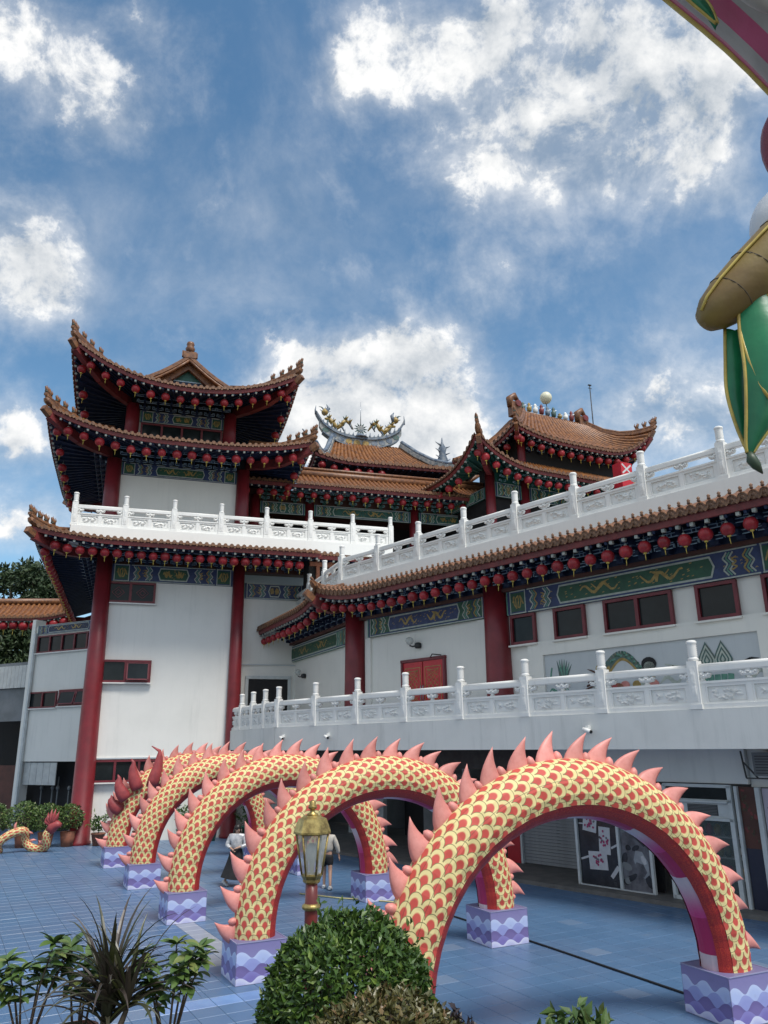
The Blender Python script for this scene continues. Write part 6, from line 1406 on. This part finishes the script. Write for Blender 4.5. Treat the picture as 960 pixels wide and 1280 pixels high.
def person(loc, rot, label, J, parts):
    F = T(*loc) @ RZ(rot); root = thing('person', loc, label, 'person', None, rot)
    V, E_, R_ = [], [], []
    def add(p, r, par=None): V.append(p); R_.append(r); (E_.append((par, len(V) - 1)) if par is not None else None); return len(V) - 1
    pe = add((0, 0, .86), (.14, .10)); w_ = add((0, 0, 1.02), (.12, .09), pe); ch = add((0, J.get('lean', 0), 1.22), (.15, .10), w_); nk = add((0, J.get('lean', 0), 1.36), .05, ch); h1 = add(Vector(J['head']) + Vector((0, 0, -.05)), (.068, .075), nk); h2 = add(Vector(J['head']) + Vector((0, 0, .06)), (.072, .085), h1)
    for sd in ('l', 'r'):
        sx_ = -1 if sd == 'l' else 1; a = add((sx_ * .16, J.get('lean', 0), 1.28), .055, ch); e = add(J['elbow_' + sd], .038, a); wr = add(J['wrist_' + sd], .026, e); wv = Vector(J['wrist_' + sd]); hd = (wv - Vector(J['elbow_' + sd])).normalized(); pm = add(wv + hd * .06, (.034, .018), wr)
        for k in range(4): f1 = add(wv + hd * .12 + Vector((0, (k - 1.5) * .019, 0)), .008, pm); add(wv + hd * (.15 + .012 * (1.5 - abs(k - 1.3))) + Vector((.012 * -sx_, (k - 1.5) * .02, 0)), .007, f1)
        t1_ = add(wv + hd * .07 + Vector((0, -.038, 0)), .010, pm); add(wv + hd * .11 + Vector((0, -.05, 0)), .008, t1_)
        hp = add((sx_ * .085, 0, .80), .085, pe); kn = add(J['knee_' + sd], .055, hp); an = add(J['ankle_' + sd], .036, kn); av = Vector(J['ankle_' + sd]); add(av + Vector(J['toe']) * .12 + Vector((0, 0, -.04)), .034, an)
    part('body', skin_mesh('body', V, E_, R_, 'skin', 2), root, F)
    hv = Vector(J['head']); fd = Vector(J['face']).normalized(); sd_v = fd.cross(Vector((0, 0, 1)))
    b = MB().use('skin'); b.tube([hv + fd * .07 + Vector((0, 0, .025)), hv + fd * .098 + Vector((0, 0, -.012)), hv + fd * .075 + Vector((0, 0, -.02))], [.008, .014, .008], 6); part('nose', b, root, F)
    for s in (-1, 1): b = MB().use('hair'); c = hv + fd * .073 + sd_v * (.03 * s) + Vector((0, 0, .02)); b.lathe([(.002, -.006), (.010, 0), (.002, .006)], 8, c); part('eye', b, root, F); b = MB().use('skin'); c = hv + sd_v * (.078 * s); b.lathe([(.008, -.03), (.018, 0), (.01, .03)], 8, c); part('ear', b, root, F)
    b = MB().use('red_paint'); c = hv + fd * .078 + Vector((0, 0, -.045)); b.tube([c - sd_v * .02, c, c + sd_v * .02], [.003, .006, .003], 5); part('mouth', b, root, F)
    for nm, me in parts: part(nm, me, root, F)
    return root
hx = (0.02, -.02, 1.46)
hair = MB().use('hair'); hair.grid(lambda a, b_: Vector(hx) + Vector((cos(2 * pi * a) * .098 * sin(pi * (.02 + .60 * b_)) - .012, sin(2 * pi * a) * .104 * sin(pi * (.02 + .60 * b_)) + .022, .03 + .105 * cos(pi * (.02 + .60 * b_)))), 18, 10)
hair.tube([(-.03, .075, 1.46), (-.03, .10, 1.36), (-.03, .11, 1.24), (-.02, .11, 1.14)], [.085, .09, .08, .03], 9); hair.tube([(-.07, .03, 1.46), (-.085, .02, 1.36), (-.08, .02, 1.26)], [.04, .045, .015], 7); hair.tube([(.10, .05, 1.46), (.105, .04, 1.36), (.10, .04, 1.28)], [.03, .04, .015], 7)
Jw = dict(head=hx, face=(.5, -.8, -.25), lean=.0, elbow_l=(-.25, -.02, 1.04), wrist_l=(-.10, -.17, .96), elbow_r=(.25, -.02, 1.04), wrist_r=(.08, -.18, 1.0), knee_l=(-.13, .05, .46), ankle_l=(-.32, .10, .12), knee_r=(.14, -.06, .46), ankle_r=(.17, -.06, .07), toe=(.8, -.5, 0))
jk = skin_mesh('jacket', [(0, 0, .92), (0, 0, 1.06), (0, 0, 1.24), (0, 0, 1.35), (-.17, 0, 1.27), (-.26, -.02, 1.04), (-.15, -.14, .98), (.17, 0, 1.27), (.26, -.02, 1.04), (.13, -.15, 1.0)], [(0, 1), (1, 2), (2, 3), (2, 4), (4, 5), (5, 6), (2, 7), (7, 8), (8, 9)], [(.20, .15), (.18, .14), (.18, .135), (.085, .08), .09, .08, .055, .09, .08, .055], 'silver_cloth')
for p_ in jk.vertices: k = .014 * mnoise.noise(Vector(p_.co) * 14); p_.co += Vector((k, k, k * .5))
def skirt_mesh():
    b = MB().use('black_cloth')
    b.grid(lambda a, c: ((.155 + .15 * c + .025 * c * cos(a * 2 * pi * 7)) * cos(2 * pi * a) - .10 * c ** 1.5, (.115 + .12 * c + .02 * c * sin(a * 2 * pi * 7)) * sin(2 * pi * a), .96 - .76 * c - .05 * c * cos(2 * pi * a)), 42, 9)
    return b
def shoe(p, d, nm='shoe'):
    b = MB().use('shoe'); p = Vector(p); d = Vector(d).normalized(); b.tube([p - d * .07 + Vector((0, 0, -.03)), p + Vector((0, 0, -.015)), p + d * .08 + Vector((0, 0, -.035)), p + d * .15 + Vector((0, 0, -.045))], [.040, .052, .044, .02], 9); return b
person((-4.22, 23.2, .005), 0.0, 'long haired woman in a silvery jacket and long black skirt striding between the arches', Jw, [('hair', hair), ('jacket', jk), ('skirt', skirt_mesh()), ('shoe', shoe((-.32, .10, .10), (.8, -.5, -.4))), ('shoe', shoe((.17, -.06, .06), (.8, -.5, 0)))])
hx2 = (0.0, .02, 1.49)
hair2 = MB().use('hair'); hair2.grid(lambda a, b_: Vector(hx2) + Vector((cos(2 * pi * a) * .096 * sin(pi * (.02 + .58 * b_)), sin(2 * pi * a) * .102 * sin(pi * (.02 + .58 * b_)) - .016, .03 + .105 * cos(pi * (.02 + .58 * b_)))), 18, 9)
Jm = dict(head=hx2, face=(.1, .95, -.1), elbow_l=(-.26, .02, 1.05), wrist_l=(-.27, .06, .82), elbow_r=(.27, .02, 1.05), wrist_r=(.31, .08, .83), knee_l=(-.09, .10, .46), ankle_l=(-.09, .08, .08), knee_r=(.10, -.02, .46), ankle_r=(.14, -.20, .09), toe=(.15, .9, 0))
hd2 = skin_mesh('hooded_top', [(0, 0, .88), (0, 0, 1.06), (0, 0, 1.25), (0, 0, 1.37), (-.18, 0, 1.28), (-.27, .02, 1.05), (-.27, .06, .86), (.18, 0, 1.28), (.28, .02, 1.05), (.31, .07, .87)], [(0, 1), (1, 2), (2, 3), (2, 4), (4, 5), (5, 6), (2, 7), (7, 8), (8, 9)], [(.19, .14), (.185, .135), (.19, .13), (.095, .09), .085, .072, .05, .085, .072, .05], 'beige_cloth')
sh2 = skin_mesh('shorts', [(0, 0, .90), (0, 0, .80), (-.09, .02, .74), (-.10, .07, .54), (.09, 0, .74), (.10, .0, .54)], [(0, 1), (1, 2), (2, 3), (1, 4), (4, 5)], [(.175, .13), (.165, .125), .105, .10, .105, .10], 'black_cloth')
bag = MB().use('black_cloth'); bag.box((.02, -.15, 1.12), (.28, .12, .38))
person((-1.66, 22.6, .005), -.15, 'walker in a beige top and black shorts seen from behind the gilt lamp', Jm, [('hair', hair2), ('hooded_top', hd2), ('shorts', sh2), ('shoe', shoe((-.09, .08, .07), (.1, .9, 0))), ('shoe', shoe((.14, -.20, .08), (.1, .9, -.2)))])

# ================================================================ LANTERN FIGURE OVERHEAD AT THE RIGHT
fgo = thing('giant_flower_lantern', (3.4, 3.2, 2.05), 'part of a giant cloth lantern figure with a drooping green leaf, upper right', 'lantern figure')
Y0 = 3.4
b = MB(); pth = [Vector((x, y, z)) for x, y, z in ((1.60, 3.40, 5.685), (1.618, 3.40, 5.70), (1.665, 3.40, 5.745), (1.75, 3.39, 5.815), (1.88, 3.37, 5.93), (2.05, 3.34, 6.08), (2.4, 3.28, 6.40), (2.9, 3.2, 6.8))]
rad = [.02, .065, .10, .13, .15, .165, .19, .21]
b.use('ochre'); b.tube(pth, rad, 18, True, True, 0, .9); part('brim', b, fgo, Matrix())
b = MB().use('trim'); b.tube([q + Vector((-.30 * r, .10, .80 * r)) for q, r in list(zip(pth, rad))[2:]], [.012, .03, .035, .035, .035, .035], 10); part('inner_rim', b, fgo, Matrix())
b = MB().use('trim'); b.tube([pth[i] + Vector((-.55 * rad[i], -.62 * rad[i], .55 * rad[i])) for i in range(1, 8)], .008, 6); b.tube([pth[i] + Vector((.62 * rad[i], -.52 * rad[i], -.62 * rad[i])) for i in range(3, 8)], .012, 6); part('seam', b, fgo, Matrix())
for k in (3, 4, 5):
    b = MB().use('bark'); d = (pth[k + 1] - pth[k - 1]).normalized(); u_ = Vector((0, 1, 0)); w_ = d.cross(u_).normalized(); b.tube([pth[k] + (u_ * cos(2 * pi * q / 20) * .9 + w_ * sin(2 * pi * q / 20)) * (rad[k] * 1.006) for q in range(21)], .0035, 5); part('panel_seam', b, fgo, Matrix())
def ell(mt, c, r, rot=0): b = MB().use(mt); R = Matrix.Rotation(rot, 3, 'Y'); n0 = len(b.v); b.lathe([(r[0] * sin(pi * k / 14) + .001, -r[2] * cos(pi * k / 14)) for k in range(15)], 22, (0, 0, 0)); b.v = [tuple(R @ Vector((q[0], q[1] * r[1] / r[0], q[2])) + Vector(c)) for q in b.v]; return b
part('pearl_bulb', ell('white_c', (2.17, 3.5, 6.36), (.17, .17, .22), .5), fgo, Matrix()); part('crimson_bud', ell('crim_c', (2.27, 3.45, 6.80), (.165, .17, .26), -.1), fgo, Matrix())
def big_leaf(name, cl, wd, mt, y_fold, parent, trim=True):
    """cupped cloth leaf: centre line cl of (x, y, z), half widths wd"""
    n = len(cl); N = 24; 
    def smp(a, arr):
        t = a * (n - 1); i = min(n - 2, int(t)); f = t - i; p0 = arr[max(0, i - 1)]; p1 = arr[i]; p2 = arr[i + 1]; p3 = arr[min(n - 1, i + 2)]
        return .5 * ((2 * p1) + (p2 - p0) * f + (2 * p0 - 5 * p1 + 4 * p2 - p3) * f * f + (3 * p1 - p0 - 3 * p2 + p3) * f ** 3)
    C_ = [Vector(q) for q in cl]
    def P(a, u_, dz=0): c = smp(a, C_); w_ = max(.002, smp(a, wd)); return c + Vector((u_ * w_, y_fold * (u_ * u_ - 1) * w_ + dz, abs(u_) * .02))
    b = MB().use(mt); b.grid(lambda u_, a: P(a, u_ * 2 - 1), 12, N); b.grid(lambda u_, a: P(a, 1 - u_ * 2, .03 * (1 - (1 - 2 * u_) ** 2)), 12, N); o = part(name, b, parent, Matrix())
    if trim: b = MB().use('trim'); b.tube([P(i / N, -1) for i in range(N + 1)], .009, 6); b.tube([P(i / N, 1) for i in range(N + 1)], .010, 6); part('gold_trim', b, o, Matrix())
    return o
lf = big_leaf('green_leaf', [(1.88, 3.36, 5.80), (1.88, 3.34, 5.60), (1.86, 3.33, 5.38), (1.80, 3.34, 5.17), (1.735, 3.36, 5.02), (1.715, 3.37, 4.965)], [.10, .135, .125, .085, .035, .014], 'green_c', .55, fgo)
big_leaf('green_leaf', [(1.765, 3.44, 5.66), (1.75, 3.43, 5.50), (1.72, 3.42, 5.30), (1.72, 3.41, 5.12), (1.715, 3.38, 4.99)], [.04, .05, .045, .03, .01], 'green_c', .4, fgo)
b = MB().use('tip'); b.tube([(1.714, 3.37, 4.985), (1.716, 3.365, 4.95), (1.732, 3.36, 4.915), (1.752, 3.355, 4.875)], [.014, .026, .022, .003], 8); part('leaf_tip', b, lf, Matrix())
b = MB().use('trim'); b.tube([(1.745, 3.34, 5.61), (1.755, 3.32, 5.45), (1.775, 3.30, 5.30), (1.80, 3.28, 5.22)], .008, 6); part('leaf_seam', b, lf, Matrix())
# striped body above
p0, p1 = Vector((1.33, 3.38, 8.69)), Vector((2.73, 3.38, 6.66)); dd = (p1 - p0).normalized(); na = Vector((dd.z, 0, -dd.x)); na = na if na.x < 0 else -na; Rb = .50
for k in range(22):
    a0, a1 = .80 + 2 * pi * k / 22, .80 + 2 * pi * (k + 1) / 22; b = MB().use(('pale_c', 'pink_c')[k % 2])
    def bp(a, t): 
        bul = 1 + .03 * sin(t * 9); return p0.lerp(p1, t) - na * (Rb - .0) + (na * cos(a) + Vector((0, 1, 0)) * sin(a)) * Rb * bul
    b.grid(lambda u_, t: bp(a0 + (a1 - a0) * u_, t) + Vector((0, 0, 0)), 3, 14); part('striped_panel', b, fgo, Matrix())
b = MB().use('trim'); b.tube([bp(.72, t / 12) for t in range(13)], .022, 8); part('gold_trim', b, fgo, Matrix())
part('grey_patch', ell('pale_c', (1.985, 3.16, 7.62), (.08, .06, .26), -.62), fgo, Matrix())
big_leaf('small_leaf', [(1.66, 3.36, 7.95), (1.74, 3.34, 7.80), (1.83, 3.34, 7.66), (1.905, 3.35, 7.535)], [.01, .05, .045, .004], 'green_c', .4, fgo)
b = MB().use('dkmetal'); b.tube([(3.4, 3.2, 2.06), (3.4, 3.2, 8.2)], .06, 10); b.tube([(3.4, 3.2, 6.9), (2.9, 3.2, 6.8)], .05, 8); b.tube([(3.4, 3.2, 6.6), (2.22, 3.45, 6.75)], .04, 8); b.tube([(3.4, 3.2, 7.6), (2.7, 3.3, 7.5)], .05, 8); part('mast', b, fgo, Matrix())
